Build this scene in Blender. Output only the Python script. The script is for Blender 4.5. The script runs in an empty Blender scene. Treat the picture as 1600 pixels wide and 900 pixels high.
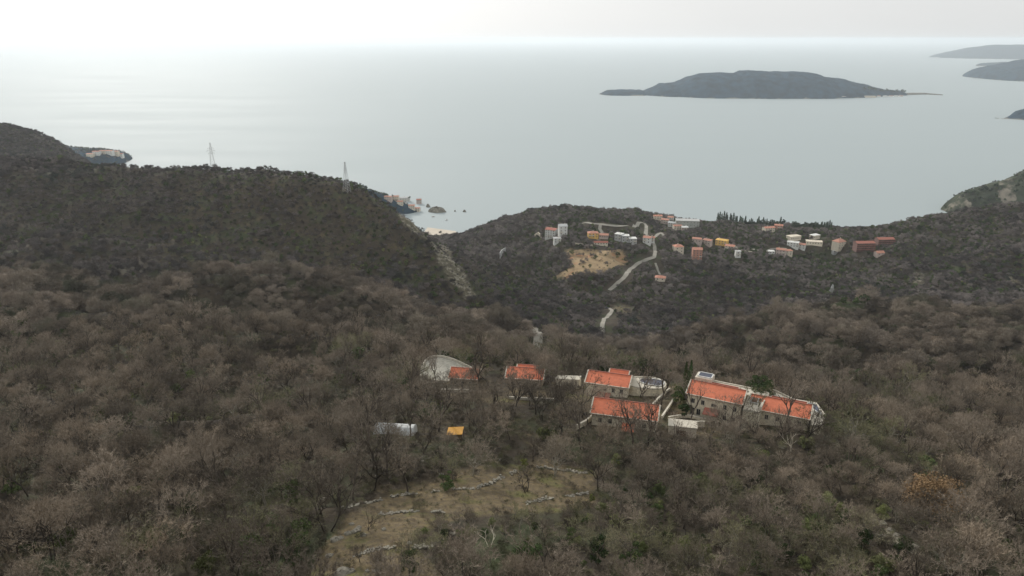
import bpy, math, random
import numpy as np
R = math.radians
# ------------------------------------------------------------------ camera
W_, H_ = 1600.0, 900.0
FPX, CAMZ, PITCH = 1142.0, 380.0, R(18.86)
sc = bpy.context.scene
COL = sc.collection
cam_d = bpy.data.cameras.new("camera"); cam = bpy.data.objects.new("camera", cam_d); COL.objects.link(cam)
cam.location = (0, 0, CAMZ); cam.rotation_euler = (math.pi/2-PITCH, 0, 0)
cam_d.sensor_width = 36; cam_d.lens = 36*FPX/W_; cam_d.clip_start = 1; cam_d.clip_end = 900000
sc.camera = cam
# ------------------------------------------------------------------ light and sky
SUN_AZ, SUN_EL = R(-27), R(25)          # azimuth from +Y, negative = to the left
sd = np.array([math.sin(SUN_AZ)*math.cos(SUN_EL), math.cos(SUN_AZ)*math.cos(SUN_EL), math.sin(SUN_EL)])
wld = bpy.data.worlds.new("World"); sc.world = wld; wld.use_nodes = True
nt = wld.node_tree; nt.nodes.clear()
def N(t, kind, **kw):
    n = t.nodes.new(kind)
    for k, v in kw.items(): setattr(n, k, v)
    return n
out = N(nt, 'ShaderNodeOutputWorld'); bg = N(nt, 'ShaderNodeBackground'); bg.inputs['Strength'].default_value = 0.1
sky = N(nt, 'ShaderNodeTexSky', sky_type='NISHITA'); sky.sun_disc = False
sky.sun_elevation = SUN_EL; sky.sun_rotation = SUN_AZ; sky.dust_density = 3.0; sky.altitude = 380
tc = N(nt, 'ShaderNodeTexCoord')
dot = N(nt, 'ShaderNodeVectorMath', operation='DOT_PRODUCT'); dot.inputs[1].default_value = sd
nt.links.new(tc.outputs['Generated'], dot.inputs[0])
def mth(t, op, a, b=None, c=None, clamp=False):
    n = N(t, 'ShaderNodeMath', operation=op); n.use_clamp = clamp
    for i, v in enumerate((a, b, c)):
        if v is None: continue
        if isinstance(v, (int, float)): n.inputs[i].default_value = v
        else: t.links.new(v, n.inputs[i])
    return n.outputs[0]
d0 = mth(nt, 'MAXIMUM', dot.outputs['Value'], 0.0)
g1 = mth(nt, 'MULTIPLY', mth(nt, 'POWER', d0, 5.0), 5.5)
g2 = mth(nt, 'MULTIPLY', mth(nt, 'POWER', d0, 30.0), 5.0)
nz = N(nt, 'ShaderNodeTexNoise'); nz.inputs['Scale'].default_value = 2.2; nz.inputs['Detail'].default_value = 4
mp = N(nt, 'ShaderNodeMapping'); mp.inputs['Scale'].default_value = (1, 1, 3.5)
nt.links.new(tc.outputs['Generated'], mp.inputs[0]); nt.links.new(mp.outputs[0], nz.inputs['Vector'])
cl = mth(nt, 'MULTIPLY_ADD', nz.outputs['Fac'], 1.2, 7.2)
sep_ = N(nt, 'ShaderNodeSeparateXYZ'); nt.links.new(tc.outputs['Generated'], sep_.inputs[0])
g3 = mth(nt, 'MULTIPLY', mth(nt, 'MAXIMUM', mth(nt, 'MULTIPLY', sep_.outputs['Y'], -1.0), 0.0), 8.0)      # added fill: sky brightened behind the viewer to lift walls facing it
tot = mth(nt, 'ADD', mth(nt, 'ADD', mth(nt, 'ADD', g1, g2), g3), cl)
vc = N(nt, 'ShaderNodeCombineXYZ')
for i, k in enumerate((0.985, 1.0, 1.0)):
    nt.links.new(mth(nt, 'MULTIPLY', tot, k), vc.inputs[i])
mx = N(nt, 'ShaderNodeMix', data_type='RGBA'); mx.inputs['Factor'].default_value = 0.95   # a bright veil of thin cloud
nt.links.new(sky.outputs[0], mx.inputs['A']); nt.links.new(vc.outputs[0], mx.inputs['B'])
nt.links.new(mx.outputs['Result'], bg.inputs['Color']); nt.links.new(bg.outputs[0], out.inputs['Surface'])
sun_d = bpy.data.lights.new("sun", 'SUN'); sun_d.energy = 3.2; sun_d.angle = R(5); sun_d.color = (1, 0.95, 0.88)
sun = bpy.data.objects.new("sun", sun_d); COL.objects.link(sun)
from mathutils import Vector
sun.rotation_euler = Vector(tuple(-sd)).to_track_quat('-Z', 'Y').to_euler()
sc.view_settings.view_transform = 'Standard'; sc.view_settings.look = 'None'
sc.view_settings.exposure = 0.0; sc.view_settings.gamma = 1.0; sc.view_settings.use_curve_mapping = False
sc.cycles.max_bounces = 4; sc.cycles.diffuse_bounces = 2; sc.cycles.glossy_bounces = 2
sc.cycles.volume_bounces = 1; sc.cycles.transparent_max_bounces = 4
sc.cycles.caustics_reflective = False; sc.cycles.caustics_refractive = False
rng = np.random.default_rng(7); random.seed(7)
# ------------------------------------------------------------------ pixel <-> place (photo size 1600 x 900)
CP, SP = math.cos(PITCH), math.sin(PITCH)
def ray(px, py):
    u = (px-800)/FPX; v = (450-py)/FPX
    return np.array([u, CP+v*SP, -SP+v*CP])
def at(px, py, Y):
    d = ray(px, py); t = Y/d[1]
    return (d[0]*t, Y, CAMZ+d[2]*t)
def atz(px, py, z):
    d = ray(px, py); t = (z-CAMZ)/d[2]
    return (d[0]*t, d[1]*t, z)
def proj(x, y, z):
    dz = np.asarray(z)-CAMZ
    dep = np.asarray(y)*CP-dz*SP; up = np.asarray(y)*SP+dz*CP
    dep = np.where(dep < 1, 1, dep)
    return 800+FPX*np.asarray(x)/dep, 450-FPX*up/dep, dep
# ------------------------------------------------------------------ noise
def _hash(ix, iy, s):
    h = (ix.astype(np.int64)*374761393+iy.astype(np.int64)*668265263+s*1274126177) & 0x7fffffff
    h = ((h ^ (h >> 13))*1103515245) & 0x7fffffff
    return ((h ^ (h >> 16)) & 0xffff)/65535.0
def vnoise(x, y, s=0):
    ix = np.floor(x); iy = np.floor(y); fx = x-ix; fy = y-iy
    fx = fx*fx*(3-2*fx); fy = fy*fy*(3-2*fy)
    a = _hash(ix, iy, s); b = _hash(ix+1, iy, s); c = _hash(ix, iy+1, s); d = _hash(ix+1, iy+1, s)
    return (a*(1-fx)+b*fx)*(1-fy)+(c*(1-fx)+d*fx)*fy-0.5
def fbm(x, y, s=0, o=4):
    r = 0; a = 1.0
    for i in range(o):
        r = r+a*vnoise(x*2**i+17.3*i, y*2**i-9.1*i, s+i); a *= .5
    return r
# ------------------------------------------------------------------ object helpers
def link(o, parent=None):
    COL.objects.link(o)
    if parent is not None: o.parent = parent
    return o
def tag(o, label=None, cat=None, group=None, kind=None):
    if label: o['label'] = label
    if cat: o['category'] = cat
    if group: o['group'] = group
    if kind: o['kind'] = kind
    return o
def empty(name, loc=(0, 0, 0), rz=0.0, scale=1.0):
    o = bpy.data.objects.new(name, None); o.empty_display_size = 0.5
    o.location = loc; o.rotation_euler = (0, 0, rz); o.scale = (scale,)*3
    return link(o)
def mesh_np(name, V, F, mat, smooth=False):
    """V (n,3), F (m,k) all faces of k corners, or a list of faces"""
    me = bpy.data.meshes.new(name)
    if isinstance(F, np.ndarray):
        V = np.ascontiguousarray(V, dtype=np.float32); m, k = F.shape
        me.vertices.add(len(V)); me.vertices.foreach_set('co', V.ravel())
        me.loops.add(m*k); me.loops.foreach_set('vertex_index', np.ascontiguousarray(F, dtype=np.int32).ravel())
        me.polygons.add(m); me.polygons.foreach_set('loop_start', np.arange(0, m*k, k, dtype=np.int32))
        try: me.polygons.foreach_set('loop_total', np.full(m, k, dtype=np.int32))
        except Exception: pass
        me.update(calc_edges=True)
    else:
        me.from_pydata([tuple(map(float, v)) for v in V], [], [tuple(f) for f in F]); me.update()
    if mat is not None: me.materials.append(mat)
    if smooth: me.polygons.foreach_set('use_smooth', np.ones(len(me.polygons), dtype=bool))
    return me
class MB:
    """collects shapes into one mesh"""
    def __init__(s): s.V = []; s.F = []
    def poly(s, pts):
        n = len(s.V); s.V += [tuple(p) for p in pts]; s.F.append(tuple(range(n, n+len(pts))))
    def prism(s, ring, z0, z1):
        """ring of xy points counter-clockwise; z0, z1 numbers or lists"""
        k = len(ring); n = len(s.V)
        a = z0 if hasattr(z0, '__len__') else [z0]*k; b = z1 if hasattr(z1, '__len__') else [z1]*k
        s.V += [(p[0], p[1], a[i]) for i, p in enumerate(ring)]+[(p[0], p[1], b[i]) for i, p in enumerate(ring)]
        s.F.append(tuple(range(n+k-1, n-1, -1))); s.F.append(tuple(range(n+k, n+2*k)))
        for i in range(k):
            j = (i+1) % k; s.F.append((n+i, n+j, n+k+j, n+k+i))
        return s
    def box(s, x0, x1, y0, y1, z0, z1):
        return s.prism([(x0, y0), (x1, y0), (x1, y1), (x0, y1)], z0, z1)
    def bar(s, p, q, w, w2=None):
        p = np.array(p, float); q = np.array(q, float); d = q-p; L = np.linalg.norm(d)
        if L < 1e-6: return s
        d /= L; h = np.array([0, 0, 1.]) if abs(d[2]) < .9 else np.array([1., 0, 0])
        a = np.cross(d, h); a /= np.linalg.norm(a); b = np.cross(d, a); w2 = w if w2 is None else w2
        n = len(s.V)
        for c, ww in ((p, w), (q, w2)):
            for u, v in ((-1, -1), (1, -1), (1, 1), (-1, 1)): s.V.append(tuple(c+a*u*ww/2+b*v*ww/2))
        s.F += [(n, n+1, n+2, n+3), (n+7, n+6, n+5, n+4)]+[(n+i, n+4+i, n+4+(i+1) % 4, n+(i+1) % 4) for i in range(4)]
        return s
    def build(s, name, mat, parent=None, smooth=False):
        o = bpy.data.objects.new(name, mesh_np(name, s.V, s.F, mat, smooth))
        return link(o, parent)
# ------------------------------------------------------------------ materials
MATS = {}
def mat(name, col, rough=0.85, spec=0.25, var=0.15, scale=3.0, bump=0.0, bscale=None, metallic=0.0, coord='Object', extra=None):
    if name in MATS: return MATS[name]
    m = bpy.data.materials.new(name); m.use_nodes = True; t = m.node_tree
    p = t.nodes['Principled BSDF']; p.inputs['Roughness'].default_value = rough
    p.inputs['Specular IOR Level'].default_value = spec; p.inputs['Metallic'].default_value = metallic
    c = N(t, 'ShaderNodeTexCoord'); n = N(t, 'ShaderNodeTexNoise'); n.inputs['Scale'].default_value = scale; n.inputs['Detail'].default_value = 5
    t.links.new(c.outputs[coord], n.inputs['Vector'])
    r = N(t, 'ShaderNodeMix', data_type='RGBA'); r.clamp_factor = True
    f = mth(t, 'MULTIPLY_ADD', n.outputs['Fac'], 2.2, -0.6, clamp=True); t.links.new(f, r.inputs['Factor'])
    r.inputs['A'].default_value = tuple(max(0, x*(1-var)) for x in col)+(1,)
    r.inputs['B'].default_value = tuple(min(1, x*(1+var)) for x in col)+(1,)
    src = r.outputs['Result']
    if extra: src = extra(t, c, src, p)
    t.links.new(src, p.inputs['Base Color'])
    if bump:
        b = N(t, 'ShaderNodeBump'); b.inputs['Strength'].default_value = bump; b.inputs['Distance'].default_value = 0.1
        n2 = N(t, 'ShaderNodeTexNoise'); n2.inputs['Scale'].default_value = bscale or scale*4; n2.inputs['Detail'].default_value = 6
        t.links.new(c.outputs[coord], n2.inputs['Vector']); t.links.new(n2.outputs['Fac'], b.inputs['Height']); t.links.new(b.outputs[0], p.inputs['Normal'])
    MATS[name] = m
    return m
def mixc(t, fac, a, b):
    r = N(t, 'ShaderNodeMix', data_type='RGBA'); r.clamp_factor = True
    for i, v in (('Factor', fac), ('A', a), ('B', b)):
        if isinstance(v, tuple): r.inputs[i].default_value = v+(1,) if len(v) == 3 else v
        elif isinstance(v, (int, float)): r.inputs[i].default_value = v
        else: t.links.new(v, r.inputs[i])
    return r.outputs['Result']
def tiles(t, c, src, p):
    w = N(t, 'ShaderNodeTexWave'); w.wave_type = 'BANDS'; w.bands_direction = 'X'; w.inputs['Scale'].default_value = 0.9; w.inputs['Distortion'].default_value = 0.15
    t.links.new(c.outputs['Object'], w.inputs['Vector'])
    n = N(t, 'ShaderNodeTexNoise'); n.inputs['Scale'].default_value = 1.4; n.inputs['Detail'].default_value = 8; n.inputs['Roughness'].default_value = .75
    t.links.new(c.outputs['Object'], n.inputs['Vector'])
    b = N(t, 'ShaderNodeBump'); b.inputs['Strength'].default_value = 0.6; b.inputs['Distance'].default_value = 0.08
    t.links.new(w.outputs['Fac'], b.inputs['Height']); t.links.new(b.outputs[0], p.inputs['Normal'])
    s2 = mixc(t, mth(t, 'MULTIPLY_ADD', n.outputs['Fac'], 3.0, -1.35, clamp=True), src, (0.44, 0.13, 0.07))
    return mixc(t, mth(t, 'MULTIPLY', w.outputs['Fac'], 0.25), s2, (0.27, 0.085, 0.05))
def masonry(t, c, src, p):
    v = N(t, 'ShaderNodeTexVoronoi'); v.feature = 'F1'; v.inputs['Scale'].default_value = 2.2
    t.links.new(c.outputs['Object'], v.inputs['Vector'])
    sep = N(t, 'ShaderNodeSeparateColor'); t.links.new(v.outputs['Color'], sep.inputs[0])
    return mixc(t, mth(t, 'MULTIPLY', sep.outputs[0], 0.32), src, (0.30, 0.26, 0.20))
M_roof = mat('roof_tile_orange', (0.58, 0.175, 0.095), var=.14, scale=.9, extra=tiles)
M_roof_v = mat('village_roof_tile', (0.42, 0.20, 0.14), var=.25, scale=.5)
M_roof_red = mat('roof_tile_red', (0.30, 0.13, 0.10), var=.2, scale=.9, extra=tiles)
M_roof_pale = mat('roof_tile_faded', (0.42, 0.24, 0.18), var=.25, scale=.9, extra=tiles)
M_stone = mat('stone_wall', (0.70, 0.63, 0.49), var=.22, scale=1.2, bump=.5, bscale=6, extra=masonry)
M_trim = mat('pale_stone_trim', (0.50, 0.46, 0.38), var=.1, scale=2, bump=.2)
M_dark = mat('dark_glass', (0.02, 0.025, 0.03), rough=.25, spec=.5, var=.3)
M_frame = mat('painted_wood_brown', (0.10, 0.055, 0.035), var=.2)
M_gravel = mat('pale_gravel', (0.30, 0.285, 0.24), var=.25, scale=1.0, bump=.4, bscale=12)
M_white = mat('white_render', (0.56, 0.56, 0.53), var=.14, scale=.5)
M_cream = mat('cream_render', (0.56, 0.50, 0.40), var=.15, scale=.5)
M_ochre = mat('ochre_render', (0.60, 0.38, 0.11), var=.15, scale=.5)
M_pinkgrey = mat('pinkish_render', (0.42, 0.34, 0.30), var=.15, scale=.5)
M_greyc = mat('grey_concrete', (0.36, 0.36, 0.35), var=.25, scale=.4, bump=.2)
M_redwall = mat('dark_red_brick', (0.17, 0.10, 0.085), var=.25, scale=.5)
M_pool = mat('pool_cover_bluegrey', (0.06, 0.066, 0.09), rough=.6, spec=.3, var=.25, scale=.8)
M_tarp = mat('orange_tarp', (0.58, 0.30, 0.06), rough=.6, var=.15, scale=1.5)
M_tin = mat('galvanised_sheet', (0.38, 0.39, 0.38), rough=.5, spec=.5, var=.3, scale=.7)
M_road = mat('concrete_track', (0.235, 0.22, 0.185), var=.2, scale=.12, bump=.1)
M_rock = mat('limestone', (0.19, 0.175, 0.14), var=.35, scale=.6, bump=.7, bscale=3)
M_steel = mat('grey_steel', (0.42, 0.43, 0.42), rough=.6, spec=.4, var=.1)
# ------------------------------------------------------------------ terrain heights from places seen in the photo
CT = []
def c(px, py, Y, dh=0.0):                 # dh: height of the canopy that hides the ground there
    x, y, z = at(px, py, Y); CT.append((x, y, z-dh))
def cw(px, Y, z):                         # a point out of sight, height given
    x, y, _ = at(px, 450, Y); CT.append((x, Y, z))
# near slope
for px, dz in ((-900, -6), (0, -2), (500, 0), (900, 1), (1300, 0), (1700, -4), (2500, -10)): cw(px, 60, 303+dz)
for px, d in ((0, 4), (500, 0), (900, 4), (1250, 4), (1600, 4)): c(px, 900, 97, d)
for px in (60, 350): c(px, 790, 134, 5)
c(520, 825, 118); c(760, 830, 117); c(640, 775, 140); c(860, 735, 158); c(900, 800, 130, 1); c(1150, 790, 134, 4)
c(1450, 800, 125, 6); c(1380, 840, 112, 1); c(1600, 760, 140, 6)
c(60, 700, 178, 6); c(350, 700, 178, 6); c(615, 690, 172); c(715, 688, 172); c(900, 700, 170, 5); c(1150, 710, 165, 4); c(1320, 690, 178, 4); c(1560, 680, 190, 6)
c(60, 600, 250, 6); c(350, 600, 250, 6); c(560, 620, 225, 5)
# the villa shelf
CT += [at(1074, 651, 205), at(1143, 664, 198), at(1240, 668, 196), at(1175, 668, 196)]
c(930, 622, 225); c(985, 668, 188); c(926, 675, 188); c(1025, 612, 228); c(800, 618, 222); c(850, 618, 222); c(700, 612, 232); c(690, 560, 262, 1); c(740, 590, 245)
c(1180, 600, 232); c(1260, 625, 216); c(1060, 600, 238); c(1330, 650, 205, 3); c(875, 600, 240)
# behind the villas
c(560, 560, 290, 6); c(1000, 575, 275, 6); c(700, 540, 320, 6); c(850, 560, 370, 6); c(1100, 570, 300, 8); c(1350, 620, 240, 8); c(1450, 640, 225, 8)
c(200, 540, 320, 6); c(0, 520, 330, 6); c(420, 510, 360, 6)
c(0, 450, 430, 6); c(200, 435, 450, 6); c(420, 437, 470, 6); c(560, 465, 470, 6); c(650, 500, 480, 6)
c(740, 525, 430, 6); c(840, 530, 480, 3); c(835, 510, 530, 3); c(940, 520, 640, 3); c(945, 490, 730, 1); c(985, 483, 760, 2); c(940, 555, 470, 5); c(780, 500, 600, 6)
cw(1040, 620, 76); cw(1045, 520, 108); cw(1040, 420, 158)
cw(1180, 275, 236); cw(1350, 240, 241); cw(1550, 208, 248); cw(575, 262, 241)
# near right ridge
c(1010, 550, 470, 8); c(1090, 515, 500, 7); c(1180, 492, 530, 7); c(1300, 478, 560, 7); c(1450, 487, 550, 7); c(1600, 497, 520, 7); c(1900, 490, 480, 7)
c(1200, 550, 390, 7); c(1400, 560, 360, 7); c(1600, 580, 330, 7); c(1500, 640, 250, 8); c(1600, 650, 235, 8)
c(1120, 540, 430, 8); c(1750, 600, 280, 7)
# left hill
cw(100, 520, 200); cw(330, 540, 196); cw(520, 560, 186); cw(-400, 480, 235)
c(0, 420, 560, 5); c(300, 420, 600, 5); c(540, 440, 620, 5); c(650, 465, 620, 5); c(740, 468, 640, 3)
c(300, 350, 690, 5); c(100, 330, 700, 5); c(520, 360, 690, 5); c(620, 400, 670, 4); c(690, 440, 650, 2)
c(290, 258, 795, 4); c(340, 260, 785, 4); c(0, 238, 850, 4); c(120, 250, 830, 4); c(220, 256, 810, 4); c(400, 264, 770, 4); c(470, 263, 755, 4); c(530, 272, 745, 4); c(575, 290, 740, 4)
c(610, 312, 730, 4); c(650, 346, 715, 4); c(690, 388, 690, 2); c(725, 430, 665, 2); c(-500, 225, 850, 4)
c(-200, 228, 850, 4)
cw(0, 1000, 190); cw(300, 960, 170); cw(500, 950, 150); cw(600, 900, 130); cw(660, 850, 120); cw(740, 780, 100)
# spur behind
c(690, 372, 930, 4); c(735, 392, 900, 4); c(780, 420, 880, 4); c(815, 455, 850, 3); cw(830, 880, 58); cw(800, 960, 45)
# far left hill
c(0, 184, 1500, 5); c(-300, 150, 1500, 5); c(60, 196, 1500, 5); c(100, 220, 1480, 5); c(140, 252, 1460, 5); cw(0, 1200, 130); cw(180, 1450, 95); cw(-600, 1500, 280)
cw(250, 1350, 70); cw(400, 1300, 40); cw(500, 1300, 20); cw(600, 1250, 20); cw(650, 1150, 40)
for px in (0, 150): cw(px, 1900, -30)
# central hill
c(705, 368, 1400, 5); c(760, 352, 1350, 5); c(810, 336, 1300, 5); c(860, 320, 1280, 5); c(910, 314, 1260, 5); c(960, 320, 1260, 5); c(1000, 332, 1260, 5)
c(780, 395, 1050, 5); c(830, 420, 960, 5); c(860, 378, 1050, 1); c(835, 370, 1080, 1); c(900, 350, 1150, 4); c(890, 388, 1010, 1); c(980, 383, 1030); c(1010, 380, 1040); c(1003, 350, 1120, 0)
c(940, 400, 985); c(900, 425, 920); c(975, 400, 980); c(870, 436, 900); c(980, 430, 890); c(952, 454, 850); c(1020, 404, 990); c(1030, 440, 880, 1)
c(850, 460, 850, 5); c(900, 470, 800, 4); c(1000, 460, 830, 5); c(1050, 500, 740, 6); c(1060, 420, 960, 4)
# valley and village saddle
c(1100, 490, 760, 5); c(1150, 445, 880, 5); c(1200, 465, 800, 5); cw(1180, 640, 118); cw(1300, 670, 125); cw(1450, 660, 130); cw(1600, 640, 140)
c(1060, 400, 1040); c(1090, 405, 1030, 1); c(1130, 385, 1120); c(1100, 375, 1160); c(1180, 393, 1100, 1); c(1240, 400, 1080, 1); c(1210, 360, 1260, 1); c(1250, 378, 1180); c(1315, 390, 1120); c(1365, 391, 1090); c(1385, 400, 1050)
c(1025, 337, 1330); c(1005, 326, 1380); c(1075, 355, 1280); c(1050, 366, 1240, 1); c(1150, 352, 1350, 6); c(1240, 358, 1350, 6); c(1290, 364, 1330, 6)
c(1350, 352, 1300, 5); c(1450, 337, 1250, 5); c(1540, 326, 1210, 5); c(1600, 322, 1180, 5); c(1900, 300, 1150, 5)
c(1400, 400, 1010, 5); c(1500, 380, 1020, 5); c(1600, 375, 980, 5); c(1300, 425, 930, 5); c(1400, 450, 840, 5); c(1500, 440, 850, 5); c(1600, 440, 800, 5); c(1850, 400, 820, 5)
# sea side
for px, Y in ((480, 1500), (560, 1480), (640, 1440), (690, 1470), (760, 1470), (850, 1480), (950, 1500), (1050, 1560), (1150, 1540), (1250, 1540), (1350, 1500), (1450, 1500), (1600, 1480)):
    cw(px, Y, 1.0 if px == 690 else -3); cw(px, Y+150, -22)
for px in (-1200, -300, 200, 500, 800, 1100, 1400, 1700, 2400): cw(px, 2300, -50)
for px in (-1200, -300, 200, 500, 800, 1100, 1400, 1700, 2400): cw(px, 3400, -80)
CT = np.array(CT)
OFF = 150.0
def uw(x, y):
    s = np.maximum(y+OFF, 20); return x/s, np.log(s)
cu, cv = uw(CT[:, 0], CT[:, 1])
def ker(d2): return np.sqrt(d2+0.02**2)
A = np.zeros((len(CT)+3,)*2); n_ = len(CT)
A[:n_, :n_] = ker((cu[:, None]-cu)**2+(cv[:, None]-cv)**2)-np.eye(n_)*0.02
A[:n_, n_] = 1; A[:n_, n_+1] = cu; A[:n_, n_+2] = cv; A[n_:, :n_] = A[:n_, n_:].T
wts = np.linalg.solve(A, np.r_[CT[:, 2], 0, 0, 0])
# regular sheet in (u, ln s)
US = np.linspace(-1.05, 1.05, 421); WS = np.linspace(math.log(45), math.log(3600), 860)
GU, GW = np.meshgrid(US, WS); GS = np.exp(GW); GX = GU*GS; GY = GS-OFF
GZ = np.zeros_like(GX)
for i in range(0, len(WS), 40):
    a = GU[i:i+40].ravel(); b = GW[i:i+40].ravel()
    GZ[i:i+40] = (ker((a[:, None]-cu)**2+(b[:, None]-cv)**2) @ wts[:n_]+wts[n_]+wts[n_+1]*a+wts[n_+2]*b).reshape(-1, len(US))
amp = np.clip((GY-60)/900, 0.05, 1)*np.clip((GZ+5)/30, 0, 1)
ridge_ = lambda s, k: 1-2*np.sqrt(fbm(GX/s+3.1, GY/s*1.15-1.7, k, 3)**2+.01)
_b = lambda a, b, c_, d: np.clip((GY-a)/(b-a), 0, 1)*np.clip((d-GY)/(d-c_), 0, 1)
GZ += 34.0*_b(270, 360, 560, 640)*(ridge_(125, 71)-.45)+24*_b(800, 900, 1150, 1300)*(ridge_(120, 73)-.5)*np.clip((GX+150)/100, 0, 1)
GZ += 14.0*_b(60, 110, 230, 300)*(ridge_(48, 75)-.5)*np.clip((-GX-25)/25, 0, 1)+4.0*_b(60, 110, 180, 210)*(ridge_(40, 77)-.5)*np.clip((GX-45)/25, 0, 1)
amp = amp*(1-.75*_b(620, 680, 860, 940)*np.clip((60-GX)/60, 0, 1))
GZ += amp*(16*fbm(GX/130, GY/130, 3, 4))+np.clip((GY-200)/300, 0, 1)*np.clip((GZ+5)/20, 0, 1)*8*fbm(GX/34, GY/34, 9, 2)+0.35*fbm(GX/6, GY/6, 5, 3)*np.clip(GZ/10, 0, 1)
def Z(x, y):
    u, w = uw(np.asarray(x, float), np.asarray(y, float))
    a = np.clip((u-US[0])/(US[1]-US[0]), 0, len(US)-1.001); b = np.clip((w-WS[0])/(WS[1]-WS[0]), 0, len(WS)-1.001)
    i = a.astype(int); j = b.astype(int); fa = a-i; fb = b-j
    return (GZ[j, i]*(1-fa)+GZ[j, i+1]*fa)*(1-fb)+(GZ[j+1, i]*(1-fa)+GZ[j+1, i+1]*fa)*fb
def hit(px, py, y0=60.0, lift=0.0):
    """where the ray of a photo pixel meets the ground"""
    d = ray(px, py); ys = y0*np.exp(np.linspace(0, math.log(3400/y0), 1500)); t = ys/d[1]
    x = d[0]*t; z = CAMZ+d[2]*t; g = Z(x, ys)+lift
    k = np.argmax(z <= g)
    if z[k] > g[k]: k = len(ys)-1
    return (float(x[k]), float(ys[k]), float(g[k]))
def inpoly(x, y, P):
    x = np.asarray(x); r = np.zeros(x.shape, bool); n = len(P)
    for i in range(n):
        x0, y0 = P[i][:2]; x1, y1 = P[(i+1) % n][:2]
        c_ = ((y0 > y) != (y1 > y)) & (x < (x1-x0)*(y-y0)/((y1-y0) or 1e-9)+x0); r ^= c_
    return r
def segdist(x, y, P):
    d = np.full(np.shape(x), 1e9)
    for a, b in zip(P[:-1], P[1:]):
        a = np.array(a[:2]); b = np.array(b[:2]); ab = b-a; L = ab@ab+1e-9
        t = np.clip(((x-a[0])*ab[0]+(y-a[1])*ab[1])/L, 0, 1)
        d = np.minimum(d, np.hypot(x-a[0]-t*ab[0], y-a[1]-t*ab[1]))
    return d
def hits(L, y0=60.0): return [hit(px, py, y0) for px, py in L]
# ------------------------------------------------------------------ what covers the ground (outlines of real patches on the ground)
def G(L, y0=60.0): return [p[:2] for p in hits(L, y0)]
glade = G([(600, 960), (430, 960), (470, 905), (505, 850), (545, 800), (600, 772), (700, 752), (790, 735), (850, 722), (925, 732), (935, 780), (905, 800), (820, 805), (700, 815), (640, 850), (700, 905)])
grove = G([(520, 760), (560, 700), (640, 650), (760, 640), (860, 660), (890, 700), (860, 725), (700, 755), (600, 775)])      # thin wood with visible trunks
dig = G([(876, 391), (905, 389), (945, 390), (981, 394), (978, 412), (962, 420), (950, 427), (918, 433), (866, 437), (868, 430), (896, 416), (884, 402)], 700)
meadow = G([(950, 478), (975, 473), (991, 480), (990, 492), (965, 492)], 600)
tan_top = G([(989, 322), (1005, 319), (1029, 326), (1040, 336), (1022, 338), (1000, 333)], 1000)
# limestone bare patches: (polygon, strength)
rockA = G([(672, 378), (690, 378), (705, 395), (725, 425), (742, 455), (742, 472), (728, 468), (700, 440), (684, 410)], 500)
rockB = G([(612, 318), (635, 328), (652, 350), (660, 372), (640, 366), (620, 345)], 500)
rockC = G([(560, 345), (580, 335), (575, 400), (560, 420), (552, 380)], 500)
rockD = G([(1425, 425), (1442, 422), (1452, 434), (1440, 452), (1428, 446)], 600)
rockE = G([(1562, 428), (1590, 432), (1596, 446), (1575, 444)], 600)
bareF = G([(1340, 790), (1365, 812), (1440, 860), (1462, 885), (1440, 888), (1400, 862), (1350, 825), (1325, 800)], 60)
bareG = G([(1262, 640), (1300, 655), (1330, 690), (1312, 700), (1280, 675), (1262, 664)], 120)
yardP = G([(860, 585), (1075, 590), (1200, 600), (1285, 650), (1270, 675), (1180, 675), (1100, 690), (1030, 690), (920, 680), (905, 640), (870, 625)], 120)
yardQ = G([(655, 590), (690, 575), (750, 580), (780, 600), (870, 600), (870, 635), (760, 640), (690, 625)], 120)
# tracks (centre lines)
T_near = hits([(822, 505), (828, 510), (835, 516), (840, 524), (842, 534), (839, 545)], 380)
T_mid = hits([(951, 482), (957, 486), (953, 491), (944, 498), (941, 508), (941, 520)], 500)
T_bend = hits([(952, 454), (962, 446), (973, 437), (979, 429), (984, 421), (995, 413), (1010, 407), (1022, 403)], 700)
T_top = hits([(905, 350.5), (920, 350), (935, 351), (950, 353.5), (965, 354.5), (983, 354.5), (996, 351), (1003, 347), (1009, 349), (1010, 356), (1009, 366)], 900)
T_drop = hits([(938, 352), (937, 358), (942, 365)], 900)
T_vil = hits([(1143, 384), (1160, 389), (1180, 392), (1205, 390), (1230, 391)], 900)
T_east = hits([(1022, 372), (1032, 364), (1039, 370)], 900)
T_join = hits([(1009, 366), (1017, 374), (1023, 384), (1024, 394), (1022, 403)], 900)
T_wall = hits([(1024, 412), (1028, 424), (1033, 432)], 700)
TRACKS = [(T_near, 6.0), (T_mid, 4.5), (T_bend, 6.0), (T_top, 6.0), (T_drop, 5.0), (T_vil, 5.5), (T_east, 5.0), (T_join, 5.0), (T_wall, 3.0)]
def trackmask(x, y, m=0.0):
    r = np.zeros(np.shape(x), bool)
    for P, w in TRACKS: r |= segdist(x, y, P) < w/2+m
    return r
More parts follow.
